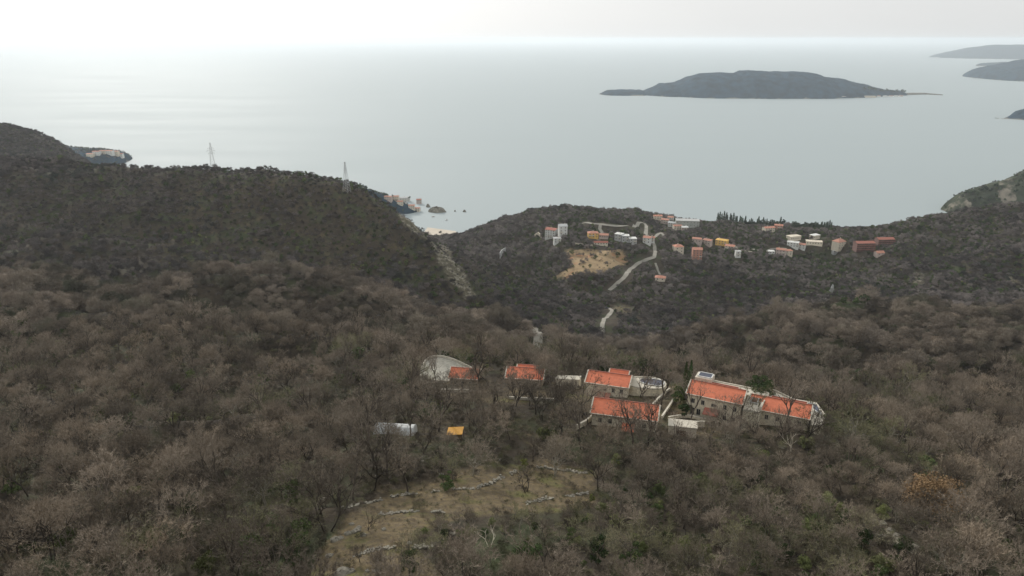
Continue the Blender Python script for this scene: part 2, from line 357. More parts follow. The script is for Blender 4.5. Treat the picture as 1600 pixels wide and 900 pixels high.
# the ground sheet lies flat under each track
def smooth_track(P, n=60):
    P = np.array(P)[:, :2]; s = np.r_[0, np.cumsum(np.hypot(*np.diff(P, axis=0).T))]; q = np.linspace(0, s[-1], n)
    X = np.interp(q, s, P[:, 0]); Y = np.interp(q, s, P[:, 1])
    for _ in range(4):
        X[1:-1] = (X[:-2]+2*X[1:-1]+X[2:])/4; Y[1:-1] = (Y[:-2]+2*Y[1:-1]+Y[2:])/4
    return X, Y
gx, gy = GX.ravel(), GY.ravel()
m_grass = inpoly(gx, gy, glade).astype(float)
for P in (meadow,): m_grass = np.maximum(m_grass, inpoly(gx, gy, P)*0.8)
m_grass = np.maximum(m_grass, inpoly(gx, gy, grove)*0.45)
near_scrub = (np.abs(gx+190) < 150) & (gy > 560) & (gy < 760)
m_grass = np.maximum(m_grass, near_scrub*.42)
m_grass = np.maximum(m_grass, (inpoly(gx, gy, yardP) | inpoly(gx, gy, yardQ))*0.6)
m_dig = inpoly(gx, gy, dig).astype(float); m_dig = np.maximum(m_dig, inpoly(gx, gy, tan_top)*1.0)
m_rock = np.zeros(len(gx))
for P in (rockA, rockB, rockD, rockE, bareF, bareG): m_rock = np.maximum(m_rock, inpoly(gx, gy, P)*1.0)
m_rock = np.maximum(m_rock, ((GZ.ravel() < 3) & (GZ.ravel() > -3))*0.8)
def blur(m, k):
    m = m.reshape(GX.shape).copy()
    for _ in range(k):
        m[1:-1, 1:-1] = (m[1:-1, 1:-1]*2+m[:-2, 1:-1]+m[2:, 1:-1]+m[1:-1, :-2]+m[1:-1, 2:])/6
    return m.ravel()
def ground_material():
    m = bpy.data.materials.new('hillside_ground'); m.use_nodes = True; t = m.node_tree; p = t.nodes['Principled BSDF']
    p.inputs['Roughness'].default_value = 0.95; p.inputs['Specular IOR Level'].default_value = 0.1
    c = N(t, 'ShaderNodeTexCoord')
    def noise(s, d=6, r=.6):
        n = N(t, 'ShaderNodeTexNoise'); n.inputs['Scale'].default_value = s; n.inputs['Detail'].default_value = d; n.inputs['Roughness'].default_value = r
        t.links.new(c.outputs['Object'], n.inputs['Vector']); return n.outputs['Fac']
    def attr(k):
        a = N(t, 'ShaderNodeAttribute'); a.attribute_name = k; return a.outputs['Fac']
    def sharp(v, k, b): return mth(t, 'MULTIPLY_ADD', v, k, b, clamp=True)
    leaf = mixc(t, sharp(noise(.25), 3, -1), (0.035, 0.029, 0.023), (0.065, 0.052, 0.036))
    leaf = mixc(t, sharp(noise(.05, 4), 5, -2.4), leaf, (0.05, 0.06, 0.03))
    gr = mixc(t, sharp(noise(.35, 8, .7), 3.2, -1.1), (0.085, 0.068, 0.040), (0.185, 0.142, 0.078))
    gr = mixc(t, sharp(noise(.9, 8, .7), 4, -1.7), gr, (0.085, 0.068, 0.05))
    gr = mixc(t, sharp(noise(.11, 5), 6, -3.2), gr, (0.10, 0.105, 0.035))
    dg = mixc(t, sharp(noise(.06, 8, .7), 4, -1.5), (0.19, 0.135, 0.075), (0.29, 0.215, 0.125))
    dg = mixc(t, sharp(noise(.035, 6), 7, -3.8), dg, (0.33, 0.15, 0.075)); dg = mixc(t, sharp(noise(.13, 7, .7), 5, -2.9), dg, (0.10, 0.095, 0.05))
    rk = mixc(t, sharp(noise(.22, 9, .75), 5, -2.4), (0.085, 0.075, 0.05), (0.36, 0.335, 0.27))
    n1 = mth(t, 'MULTIPLY_ADD', noise(.12, 7, .7), 1.6, -0.8)
    def msk(k, g=3.0): return mth(t, 'MULTIPLY_ADD', mth(t, 'SUBTRACT', mth(t, 'ADD', attr(k), mth(t, 'MULTIPLY', n1, 0.9)), 0.45), g, 0.0, clamp=True)
    r = mixc(t, msk('grass'), leaf, gr); r = mixc(t, msk('dug'), r, dg); r = mixc(t, msk('rock'), r, rk)
    t.links.new(r, p.inputs['Base Color'])
    b = N(t, 'ShaderNodeBump'); b.inputs['Strength'].default_value = 0.8; b.inputs['Distance'].default_value = 0.5
    t.links.new(noise(.9, 8, .7), b.inputs['Height']); t.links.new(b.outputs[0], p.inputs['Normal'])
    return m
nR, nC = GX.shape; idx = np.arange(nR*nC).reshape(nR, nC)
F = np.stack([idx[:-1, :-1], idx[:-1, 1:], idx[1:, 1:], idx[1:, :-1]], -1).reshape(-1, 4)
me = mesh_np('terrain', np.stack([gx, gy, GZ.ravel()], 1), F, ground_material(), True)
for k, m_, b_ in (('grass', m_grass, 2), ('dug', m_dig, 1), ('rock', m_rock, 1)):
    a = me.attributes.new(k, 'FLOAT', 'POINT'); a.data.foreach_set('value', blur(m_, b_*3).astype(np.float32))
tag(link(bpy.data.objects.new('terrain', me)), kind='structure')
# sea
def sea_material():
    m = bpy.data.materials.new('sea_water'); m.use_nodes = True; t = m.node_tree; p = t.nodes['Principled BSDF']
    p.inputs['Base Color'].default_value = (0.295, 0.335, 0.34, 1); p.inputs['IOR'].default_value = 1.33; p.inputs['Specular IOR Level'].default_value = 0.28  # silver-grey base colour stands in for reflected sky
    c = N(t, 'ShaderNodeTexCoord'); mp = N(t, 'ShaderNodeMapping'); mp.inputs['Scale'].default_value = (0.25, 1, 1); mp.inputs['Rotation'].default_value = (0, 0, R(8))
    t.links.new(c.outputs['Object'], mp.inputs[0])
    n = N(t, 'ShaderNodeTexNoise'); n.inputs['Scale'].default_value = 0.0035; n.inputs['Detail'].default_value = 7; n.inputs['Roughness'].default_value = .62
    t.links.new(mp.outputs[0], n.inputs['Vector'])
    t.links.new(mth(t, 'MULTIPLY_ADD', n.outputs['Fac'], 0.20, 0.66), p.inputs['Roughness'])
    n2 = N(t, 'ShaderNodeTexNoise'); n2.inputs['Scale'].default_value = 0.09; n2.inputs['Detail'].default_value = 8; n2.inputs['Roughness'].default_value = .65
    mp2 = N(t, 'ShaderNodeMapping'); mp2.inputs['Scale'].default_value = (0.55, 1, 1); t.links.new(c.outputs['Object'], mp2.inputs[0]); t.links.new(mp2.outputs[0], n2.inputs['Vector'])
    b = N(t, 'ShaderNodeBump'); b.inputs['Strength'].default_value = 0.05; b.inputs['Distance'].default_value = 1.2
    t.links.new(n2.outputs['Fac'], b.inputs['Height']); t.links.new(b.outputs[0], p.inputs['Normal'])
    return m
o = MB(); HF = 300000
o.poly([(-HF, -HF, 0), (HF, -HF, 0), (HF, HF, 0), (-HF, HF, 0)]); tag(o.build('sea', sea_material()), kind='structure')
# air
HZ = bpy.data.materials.new('hazy_air'); HZ.use_nodes = True; t = HZ.node_tree; t.nodes.clear()
v = N(t, 'ShaderNodeVolumePrincipled'); v.inputs['Color'].default_value = (0.79, 0.845, 0.885, 1); v.inputs['Density'].default_value = HAZE_D = 0.000042; v.inputs['Anisotropy'].default_value = 0.3
oo = N(t, 'ShaderNodeOutputMaterial'); t.links.new(v.outputs[0], oo.inputs['Volume'])
o = MB(); o.box(-HF-200, HF+200, -HF-200, HF+200, -101, CAMZ+30); tag(o.build('haze', HZ), kind='stuff')
# ------------------------------------------------------------------ islands and far headlands: height from a skyline and a shoreline
def shore_rock(t, c, src, p):
    n = N(t, 'ShaderNodeTexNoise'); n.inputs['Scale'].default_value = .012; n.inputs['Detail'].default_value = 8; n.inputs['Roughness'].default_value = .7
    t.links.new(c.outputs['Object'], n.inputs['Vector']); sp = N(t, 'ShaderNodeSeparateXYZ'); t.links.new(c.outputs['Object'], sp.inputs[0])
    f = mth(t, 'MULTIPLY_ADD', mth(t, 'ADD', n.outputs['Fac'], mth(t, 'MULTIPLY', sp.outputs['Z'], -.02)), 9.0, -3.9, clamp=True)
    return mixc(t, f, src, (0.20, 0.185, 0.155))
M_far = mat('wooded_far_land', (0.014, 0.036, 0.056), var=.5, scale=.02, bump=0, extra=shore_rock, rough=.95, spec=.05)  # blue of distant haze is put into this base colour
M_shore = None
def island(name, sky_, Y0, wid, label=None, seed=1, bumps=6.0, n=260, nv=40, material=None):
    """sky_: (px, py) of the skyline; Y0: distance of the near shore; wid: depth across"""
    px = np.linspace(sky_[0][0], sky_[-1][0], n); py = np.interp(px, [a[0] for a in sky_], [a[1] for a in sky_])
    Yc = Y0+wid*0.42
    X = np.array([at(a, b, Yc)[0] for a, b in zip(px, py)]); Hh = np.array([at(a, b, Yc)[2] for a, b in zip(px, py)])
    Hh = np.maximum(Hh, 1.0); hm = Hh.max()
    vv = np.linspace(-1, 1, nv); V = np.zeros((n, nv, 3))
    wide = np.clip((Hh/hm)**.6, .10, 1)*wid*.5
    for j, q in enumerate(vv):
        yy = Yc+q*wide*(1+.12*vnoise(X/(wid*.35), np.full(n, q*0+seed*3.3), seed))
        V[:, j, 0] = X*(yy/Yc)**.15; V[:, j, 1] = yy
        prof = (1-np.abs(q)**2.2)**.75
        V[:, j, 2] = Hh*prof+prof**.5*bumps*fbm(X/(wid*.05), yy/(wid*.05), seed, 5)-(2.5 if abs(q) == 1 else 0)
    idx = np.arange(n*nv).reshape(n, nv)
    F = np.stack([idx[:-1, :-1], idx[1:, :-1], idx[1:, 1:], idx[:-1, 1:]], -1).reshape(-1, 4)
    ob = link(bpy.data.objects.new(name, mesh_np(name, V.reshape(-1, 3), F, material or M_far, True)))
    tag(ob, kind='structure')
    def surf(x, y):
        xx = x/(y/Yc)**.15; H1 = np.interp(xx, X, Hh, left=-5, right=-5); w1 = np.interp(xx, X, wide); q = np.abs(y-Yc)/w1
        return np.where(q < 1, H1*(1-np.minimum(q, 1)**2.2)**.75, -5)
    def find(a, b):
        d = ray(a, b); ys = np.linspace(Yc-wid*.7, Yc+wid*.7, 400); t = ys/d[1]; z = CAMZ+d[2]*t; g = surf(d[0]*t, ys); k = int(np.argmin(np.where(z <= g, 0, z-g+1)))
        return (float(d[0]*t[k]), float(ys[k]), float(max(g[k], 0)))
    find.surf = surf; return ob, find
main_sky = [(936, 150), (938, 146), (950, 141.5), (975, 140), (1000, 140), (1006, 142), (1020, 137), (1032, 131), (1055, 129), (1080, 119), (1095, 115), (1120, 113.5), (1150, 114), (1160, 110.5), (1178, 110), (1200, 112), (1240, 112), (1270, 114), (1290, 121), (1312, 122), (1335, 129), (1350, 132), (1368, 137), (1385, 141), (1404, 142), (1412, 145), (1420, 147)]
isl, isl_at = island('island', main_sky, 5050, 900, seed=2, bumps=9)
island('island', [(1462, 89), (1475, 85), (1500, 80), (1530, 74), (1560, 70), (1600, 70), (1700, 66), (1900, 70), (2000, 88)], 14500, 3500, seed=5, bumps=16)
island('island', [(1536, 102), (1545, 98.5), (1575, 97), (1600, 98), (1700, 101)], 10600, 900, seed=7, bumps=6, nv=20)
island('island', [(1525, 126), (1535, 114), (1550, 105), (1580, 100), (1620, 92), (1700, 86), (1900, 90), (2000, 120)], 6900, 1700, seed=9, bumps=12)
island('headland', [(1557, 187), (1575, 184), (1590, 179), (1602, 172), (1640, 160), (1800, 150), (1900, 180)], 3560, 420, seed=11, bumps=6)
tower_land, tower_at = island('headland', [(-100, 228), (60, 226), (120, 233), (150, 234), (180, 238), (190, 243), (199, 254)], 2250, 300, seed=13, bumps=3, n=160)
town_land, town_at = island('headland', [(500, 280), (560, 292), (600, 305), (625, 316), (640, 322), (652, 329)], 1600, 150, seed=15, bumps=2, n=160)
def cliffy(t, c, src, p):
    n = N(t, 'ShaderNodeTexNoise'); n.inputs['Scale'].default_value = .022; n.inputs['Detail'].default_value = 8; n.inputs['Roughness'].default_value = .7
    t.links.new(c.outputs['Object'], n.inputs['Vector']); sp = N(t, 'ShaderNodeSeparateXYZ'); t.links.new(c.outputs['Object'], sp.inputs[0])
    a_ = N(t, 'ShaderNodeAttribute'); a_.attribute_name = 'bare'
    f = mth(t, 'MULTIPLY_ADD', mth(t, 'ADD', n.outputs['Fac'], mth(t, 'MULTIPLY', a_.outputs['Fac'], .20)), 8.0, -5.4, clamp=True)
    return mixc(t, f, src, (0.22, 0.195, 0.155))
cliff, cliff_at = island('headland', [(1474, 327), (1485, 318), (1500, 306), (1515, 300), (1540, 293), (1560, 286), (1580, 282), (1600, 272), (1650, 250), (1800, 225), (2000, 230)], 1560, 260, seed=17, bumps=5, n=220, nv=60,
    material=mat('cliff_with_scrub', (0.045, 0.052, 0.035), var=.5, scale=.035, bump=.8, bscale=.2, rough=.95, spec=.05, extra=cliffy))
co = np.zeros(len(cliff.data.vertices)*3); cliff.data.vertices.foreach_get('co', co); co = co.reshape(-1, 3); a_, b_, _ = proj(co[:, 0], co[:, 1], co[:, 2])
bare = inpoly(a_, b_, [(1474, 330), (1488, 314), (1505, 302), (1512, 310), (1520, 322), (1530, 330)]).astype(float)
bare = np.maximum(bare, inpoly(a_, b_, [(1562, 282), (1580, 278), (1592, 290), (1588, 312), (1568, 318), (1556, 305)])*1.0); bare = np.maximum(bare, (co[:, 2] < 6)*.8)
at_ = cliff.data.attributes.new('bare', 'FLOAT', 'POINT'); at_.data.foreach_set('value', bare.astype(np.float32))
# ------------------------------------------------------------------ tracks as sheets on the ground
for P, w in TRACKS:
    X, Y = smooth_track(P); dx = np.gradient(X); dy = np.gradient(Y); L = np.hypot(dx, dy)+1e-9; nx, ny = -dy/L, dx/L
    k = 7; V = []; 
    for j in range(k):
        q = (j/(k-1)-.5)*w*(1+0.18*vnoise(np.arange(len(X))/3.0, np.zeros(len(X)), 4))
        xx, yy = X+nx*q, Y+ny*q; zc = Z(X, Y)
        V.append(np.stack([xx, yy, np.maximum(Z(xx, yy)+.10, .5*zc+.5*Z(xx, yy)+0.22)+(.25 if Y[0] > 600 else .1)], 1))
    V = np.stack(V, 1); n = len(X); idx = np.arange(n*k).reshape(n, k)
    F = np.stack([idx[:-1, :-1], idx[1:, :-1], idx[1:, 1:], idx[:-1, 1:]], -1).reshape(-1, 4)
    tag(link(bpy.data.objects.new('path', mesh_np('path', V.reshape(-1, 3), F, M_road, True))), kind='structure')
# beach in the bay
bp = [atz(a, b, 0) for a, b in ((668, 356), (690, 359), (712, 362), (716, 368), (660, 368))]
o = MB(); o.prism([(p[0], p[1]) for p in bp][::-1], -1, 1.2)
tag(o.build('beach', mat('beach_sand', (0.46, 0.40, 0.32), var=.1, scale=.05)), kind='structure')
# ------------------------------------------------------------------ plants
def plant_mat(name, cols, rough=.9, var=.5, zone=True):
    """colour of bark and twigs: differs from plant to plant and from place to place"""
    m = bpy.data.materials.new(name); m.use_nodes = True; t = m.node_tree; p = t.nodes['Principled BSDF']
    p.inputs['Roughness'].default_value = rough; p.inputs['Specular IOR Level'].default_value = 0.08
    oi = N(t, 'ShaderNodeObjectInfo'); rp = N(t, 'ShaderNodeValToRGB'); rp.color_ramp.interpolation = 'LINEAR'
    k = len(cols)
    while len(rp.color_ramp.elements) < k: rp.color_ramp.elements.new(0.5)
    for i, cc in enumerate(cols):
        rp.color_ramp.elements[i].position = i/(max(1, k-1)); rp.color_ramp.elements[i].color = cc+(1,)
    src = oi.outputs['Random']
    if zone:
        n = N(t, 'ShaderNodeTexNoise'); n.inputs['Scale'].default_value = 0.016; n.inputs['Detail'].default_value = 4; n.inputs['Roughness'].default_value = .6
        t.links.new(oi.outputs['Location'], n.inputs['Vector'])
        z = mth(t, 'MULTIPLY_ADD', n.outputs['Fac'], 3.4, -1.2)
        src = mth(t, 'ADD', mth(t, 'MULTIPLY', oi.outputs['Random'], 0.5), mth(t, 'MULTIPLY', z, 0.5), clamp=True)
    t.links.new(src, rp.inputs[0])
    hs = N(t, 'ShaderNodeHueSaturation'); t.links.new(rp.outputs[0], hs.inputs['Color'])
    wn = N(t, 'ShaderNodeTexWhiteNoise'); wn.noise_dimensions = '1D'; t.links.new(oi.outputs['Random'], wn.inputs['W'])
    t.links.new(mth(t, 'MULTIPLY_ADD', wn.outputs['Value'], 2*var, 1-var), hs.inputs['Value'])
    t.links.new(hs.outputs[0], p.inputs['Base Color'])
    return m
K = 1.22
def cc(*a): return [tuple(K*v for v in x) for x in a]
PM = {
 'grey': plant_mat('twigs_grey_brown', cc((.108, .092, .070), (.155, .128, .100), (.180, .148, .115))),
 'rust': plant_mat('twigs_reddish_brown', cc((.125, .104, .080), (.160, .130, .098), (.190, .152, .112))),
 'moss': plant_mat('twigs_mossy', cc((.105, .105, .060), (.125, .120, .068), (.135, .120, .080))),
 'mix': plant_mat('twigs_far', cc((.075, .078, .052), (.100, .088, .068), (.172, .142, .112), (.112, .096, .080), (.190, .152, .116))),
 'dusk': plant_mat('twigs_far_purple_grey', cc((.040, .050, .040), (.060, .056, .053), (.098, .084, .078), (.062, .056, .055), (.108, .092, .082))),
 'brush': plant_mat('brushwood_dark', cc((.060, .052, .038), (.080, .066, .048), (.075, .078, .042))),
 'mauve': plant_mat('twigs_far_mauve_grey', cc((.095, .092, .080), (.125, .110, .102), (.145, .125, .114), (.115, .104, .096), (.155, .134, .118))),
 'bark': plant_mat('bark_dark', cc((.055, .046, .038), (.075, .062, .050)), zone=False),
 'barkg': plant_mat('bark_lichen', cc((.15, .14, .115), (.17, .155, .125)), zone=False),
 'barkw': plant_mat('bark_bleached', cc((.42, .38, .31), (.46, .41, .33)), zone=False),
 'green': plant_mat('leaves_dark_green', cc((.030, .046, .018), (.048, .068, .024), (.070, .085, .034)), zone=False),
 'olive': plant_mat('leaves_olive', cc((.085, .100, .040), (.105, .115, .045), (.12, .125, .06)), zone=False),
 'lime': plant_mat('leaves_yellow_green', cc((.17, .19, .055), (.20, .20, .07)), zone=False),
 'russet': plant_mat('leaves_russet', cc((.175, .115, .062), (.19, .125, .068)), zone=False, var=.1),
 'pine': plant_mat('needles_far', cc((.030, .045, .030), (.040, .055, .032)), zone=False),
}
def nrm(a): return a/(np.linalg.norm(a)+1e-9)
def tubes(segs, sides=4):
    V = []; F = []
    for p, q, r0, r1 in segs:
        d = nrm(q-p); h = np.array([0, 0, 1.]) if abs(d[2]) < .9 else np.array([1., 0, 0])
        a = nrm(np.cross(d, h)); b = np.cross(d, a); n = len(V)
        for cpt, r in ((p, r0), (q, r1)):
            for k in range(sides):
                an = 2*math.pi*k/sides; V.append(cpt+(a*math.cos(an)+b*math.sin(an))*r)
        for k in range(sides): F.append((n+k, n+(k+1) % sides, n+sides+(k+1) % sides, n+sides+k))
    return np.array(V), np.array(F, dtype=np.int32)
def blades(P, D, L, Wd, r, up=None):
    """thin pointed twigs: base P, direction D, length L, width Wd"""
    n = len(P); S = np.cross(D, (np.array([0, 0, 1.])*.9 if up is None else up)+r.normal(size=(n, 3))*.45); S /= np.linalg.norm(S, axis=1)[:, None]+1e-9
    V = np.stack([P-S*Wd[:, None]/2, P+S*Wd[:, None]/2, P+D*L[:, None]], 1).reshape(-1, 3)
    return V, np.arange(3*n, dtype=np.int32).reshape(n, 3)
def quads(P, Nn, s, r):
    n = len(P); A_ = np.cross(Nn, r.normal(size=(n, 3))); A_ /= np.linalg.norm(A_, axis=1)[:, None]+1e-9; B_ = np.cross(Nn, A_)
    s = s[:, None]; V = np.stack([P-A_*s, P-B_*s*.6, P+A_*s, P+B_*s*.6], 1).reshape(-1, 3)
    return V, np.arange(4*n, dtype=np.int32).reshape(n, 4)
def bare_tree(seed, h=8.0, spread=1.0, stems=1, twig=1.0, fork=(3, 5), low=0.30, tw=.042):
    r = np.random.default_rng(seed); segs = []; tp = []; td = []; tl = []; tw_ = []
    def grow(p, d, L, rad, lev):
        nb = 3 if lev < 2 else 2; q = p
        pts = [p]
        for i in range(nb):
            d = nrm(d+r.normal(size=3)*(.10 if lev == 0 else .22)+np.array([0, 0, .10 if lev else 0.05]))
            q2 = q+d*L/nb; ra, rb = rad*(1-.35*i/nb), rad*(1-.35*(i+1)/nb)
            if lev < 3: segs.append((q, q2, ra, rb))
            else: tp.append(q); td.append(d); tl.append(L/nb*1.15); tw_.append(max(2.2*ra, .045))
            q = q2; pts.append(q)
        if lev >= 4 or L < .5:
            k = int(r.integers(11, 17)*twig)
            for _ in range(k):
                s = pts[int(r.integers(1, len(pts)))]; dd = nrm(d+r.normal(size=3)*.65+np.array([0, 0, .25]))
                tp.append(s); td.append(dd); tl.append(r.uniform(.35, .85)); tw_.append(r.uniform(.7, 1.3)*tw)
            return
        nf = int(r.integers(fork[0], fork[1])) if lev < 3 else int(r.integers(2, 4))
        a0 = r.uniform(0, 6.28); h_ = np.array([0, 0, 1.]) if abs(d[2]) < .9 else np.array([1., 0, 0])
        a = nrm(np.cross(d, h_)); b = np.cross(d, a)
        for i in range(nf):
            an = a0+2*math.pi*i/nf+r.normal()*.35; t_ = r.uniform(.45, .95)*spread*(1.0 if lev < 2 else .8)
            dd = nrm(d+(a*math.cos(an)+b*math.sin(an))*t_)
            s = pts[-1] if i < 2 or lev == 0 else pts[int(r.integers(1, len(pts)))]
            grow(s, dd, L*r.uniform(.62, .86) if lev else h*.28*r.uniform(.8, 1.2), rad*.62, lev+1)
    for s in range(stems):
        an = r.uniform(0, 6.28); off = np.array([math.cos(an), math.sin(an), 0])*(.25 if stems > 1 else 0)
        grow(off+np.array([0, 0, -.6]), nrm(np.array([0, 0, 1.])+off*(1.4 if stems > 1 else 0)+r.normal(size=3)*.08), h*low+.6, h*.022/(stems**.4), 0)
    VT, FT = tubes(segs); VB, FB = blades(np.array(tp), np.array(td), np.array(tl), np.array(tw_), r)
    return (VT, FT), (VB, FB)
def lumps(r, n, R_, H_c, z0, up=1.0):
    """centres and sizes of the boughs of a crown"""
    a = r.uniform(0, 6.28, n); q = np.sqrt(r.uniform(0, 1, n))*R_*.72; z = z0+H_c*(r.uniform(.15, .95, n))*(1-(q/R_)**2*.55)
    return np.stack([q*np.cos(a), q*np.sin(a), z], 1), r.uniform(.30, .52, n)*R_*.8
def leafy(seed, n=1500, R_=2.6, H_c=4.5, z0=1.0, nl=14, s=.14, flat=.8, hang=0.0):
    r = np.random.default_rng(seed); C_, S_ = lumps(r, nl, R_, H_c, z0)
    k = r.integers(0, nl, n); d = r.normal(size=(n, 3)); d /= np.linalg.norm(d, axis=1)[:, None]; d[:, 2] = np.where(d[:, 2] < -.3, -d[:, 2], d[:, 2])
    P = C_[k]+d*(S_[k]*r.uniform(.55, 1.08, n))[:, None]*np.array([1, 1, flat]); Nn = d+r.normal(size=(n, 3))*.6
    return quads(P, Nn, r.uniform(.7, 1.4, n)*s, r)
def conical(seed, n=900, R_=.9, H_c=9, z0=.3, s=.2, pw=.7):
    r = np.random.default_rng(seed); q = r.uniform(0, 1, n)**1.0; a = r.uniform(0, 6.28, n); lob = 1+.25*np.sin(a*3+q*9+seed)
    rr = R_*(1-q)**pw*np.minimum(1, (q+.12)*4)*r.uniform(.7, 1.1, n)*lob
    P = np.stack([rr*np.cos(a), rr*np.sin(a), z0+q*H_c], 1); Nn = np.stack([np.cos(a), np.sin(a), np.full(n, .6)], 1)+r.normal(size=(n, 3))*.5
    return quads(P, Nn, r.uniform(.7, 1.3, n)*s, r)
def puff(seed, n=420, R_=3.4, H_c=4.2, z0=2.6, L=.9, w=.10, nl=11):
    """crown of a leafless tree some hundred metres away: boughs of fine upright twigs"""
    r = np.random.default_rng(seed); C_, S_ = lumps(r, nl, R_, H_c, z0)
    k = r.integers(0, nl, n); d = r.normal(size=(n, 3)); d /= np.linalg.norm(d, axis=1)[:, None]; d[:, 2] = np.abs(d[:, 2])
    P = C_[k]+d*(S_[k]*r.uniform(.6, .98, n))[:, None]; D = d*.35+r.normal(size=(n, 3))*.6+np.array([0, 0, .3]); D /= np.linalg.norm(D, axis=1)[:, None]
    return blades(P, D, r.uniform(.6, 1.3, n)*L, r.uniform(.7, 1.3, n)*w, r, d*1.2)
def join(*parts):
    V = []; F = []; n = 0
    for v_, f_ in parts:
        if len(f_) == 0: continue
        if f_.shape[1] == 3: f_ = np.concatenate([f_, f_[:, 2:3]], 1)*1
        V.append(v_); F.append(f_+n); n += len(v_)
    return V, F
def sticks(r, k, h, rad):
    s = []
    for _ in range(k):
        a = r.uniform(0, 6.28); d = np.array([math.cos(a)*.45, math.sin(a)*.45, 1.]); p = np.array([0, 0, -.5]); s.append((p, p+nrm(d)*h, rad, rad*.4))
    return tubes(s, 3)
def tri_quads(VF):
    """four-cornered faces split in two, so that they can sit in a mesh of triangles"""
    v_, f_ = VF
    return (v_, f_) if f_.shape[1] == 3 else (v_, np.concatenate([f_[:, :3], f_[:, [0, 2, 3]]]))
def merge(a, b):
    a = tri_quads(a); b = tri_quads(b)
    return np.concatenate([a[0], b[0]]), np.concatenate([a[1], b[1]+len(a[0])])
def two_mat_mesh(name, a, b, ma, mb):
    a = tri_quads(a); b = tri_quads(b); me = mesh_np(name, np.concatenate([a[0], b[0]]), np.concatenate([a[1], b[1]+len(a[0])]), ma)
    me.materials.append(mb); me.polygons.foreach_set('material_index', np.r_[np.zeros(len(a[1]), int), np.ones(len(b[1]), int)].astype(np.int32)); return me
# near kinds: (trunk mesh, crown mesh, colour word)
KIND = {}
def kind(key, tr, cr, mt, mc):
    KIND[key] = (mesh_np('trunk', tr[0], tr[1], PM[mt]), mesh_np('crown', cr[0], cr[1], PM[mc]), tr, cr, mt, mc)
specs = [('grey', 8.6, 1.0, 1, 'bark'), ('grey', 7.4, 1.15, 2, 'barkg'), ('grey', 9.5, .85, 1, 'bark'), ('rust', 8.0, 1.05, 1, 'bark'), ('rust', 7.0, 1.2, 2, 'bark'), ('moss', 8.4, 1.0, 1, 'barkg'), ('moss', 6.8, 1.1, 3, 'barkg')]
for i, (cw_, h, sp, st, bk) in enumerate(specs):
    tr, cr = bare_tree(100+i, h=h, spread=sp, stems=st, twig={1: 1.5, 2: .95, 3: .7}[st]); kind('bare%d' % i, tr, cr, bk, cw_)
for i in range(3):
    tr, cr = bare_tree(200+i, h=11.5, spread=.62, stems=1, twig=.9, low=.42); kind('tall%d' % i, tr, cr, 'bark', 'grey')
for i in range(2):
    tr, cr = bare_tree(220+i, h=9, spread=.9, stems=2, twig=.35, fork=(2, 4), tw=.05); kind('dead%d' % i, tr, cr, 'barkw', 'grey')
for i in range(2):
    tr, cr = bare_tree(240+i, h=10, spread=.8, stems=2, twig=.6, low=.25); kind('fork%d' % i, tr, cr, 'bark', 'grey')
r_ = np.random.default_rng(5)
for i in range(3):                       # ivy-clad and evergreen
    tr, cr = bare_tree(260+i, h=8.5, spread=.8, stems=2, twig=.35); lf = leafy(300+i, n=2600, R_=2.1, H_c=5.6, z0=.3, nl=18, s=.11)
    kind('ivy%d' % i, tr, merge(lf, lf), 'bark', 'green'); KIND['ivy%d' % i] = (two_mat_mesh('trunk', tr, cr, PM['bark'], PM['moss']), mesh_np('crown', lf[0], lf[1], PM['green']), tr, lf, 'bark', 'green')
for i in range(3):
    kind('ever%d' % i, sticks(r_, 4, 3, .09), leafy(320+i, n=3200, R_=2.5, H_c=4.4, z0=.3, nl=20, s=.11), 'bark', 'green')
for i in range(2):
    kind('olive%d' % i, sticks(r_, 4, 2.6, .07), leafy(340+i, n=2600, R_=2.2, H_c=3.2, z0=.3, nl=22, s=.10), 'bark', 'olive')
kind('lime0', sticks(r_, 3, 3, .08), leafy(350, n=1500, R_=1.5, H_c=4.4, z0=.8, nl=12, s=.12), 'bark', 'lime')
tr, cr = bare_tree(360, h=9, spread=1.15, stems=1, twig=.3); kind('russet0', tr, leafy(361, n=8500, R_=5.8, H_c=6.4, z0=1.4, nl=46, s=.12), 'bark', 'russet')
kind('cypress0', sticks(r_, 1, 1.5, .12), conical(370, n=1500, s=.16), 'bark', 'green')
kind('brush0', sticks(r_, 6, 1.2, .03), puff(380, n=1300, R_=2.1, H_c=1.7, z0=.2, L=.75, w=.045, nl=14), 'bark', 'brush')
kind('brush1', sticks(r_, 6, 1.2, .03), puff(381, n=900, R_=1.8, H_c=1.9, z0=.2, L=.8, w=.045, nl=12), 'bark', 'grey')
kind('brush2', sticks(r_, 6, 1.2, .03), puff(382, n=800, R_=1.7, H_c=1.5, z0=.2, L=.6, w=.05, nl=12), 'bark', 'moss')
TREE_N = 0
def put(key, x, y, s, rz, name, label, cat, group, zoff=0.0):
    o = empty(name, (x, y, float(Z(x, y))+zoff), rz, s); tag(o, label, cat, group)
    tr, cr = KIND[key][:2]
    link(bpy.data.objects.new('trunk', tr), o); link(bpy.data.objects.new('crown', cr), o)
    return o
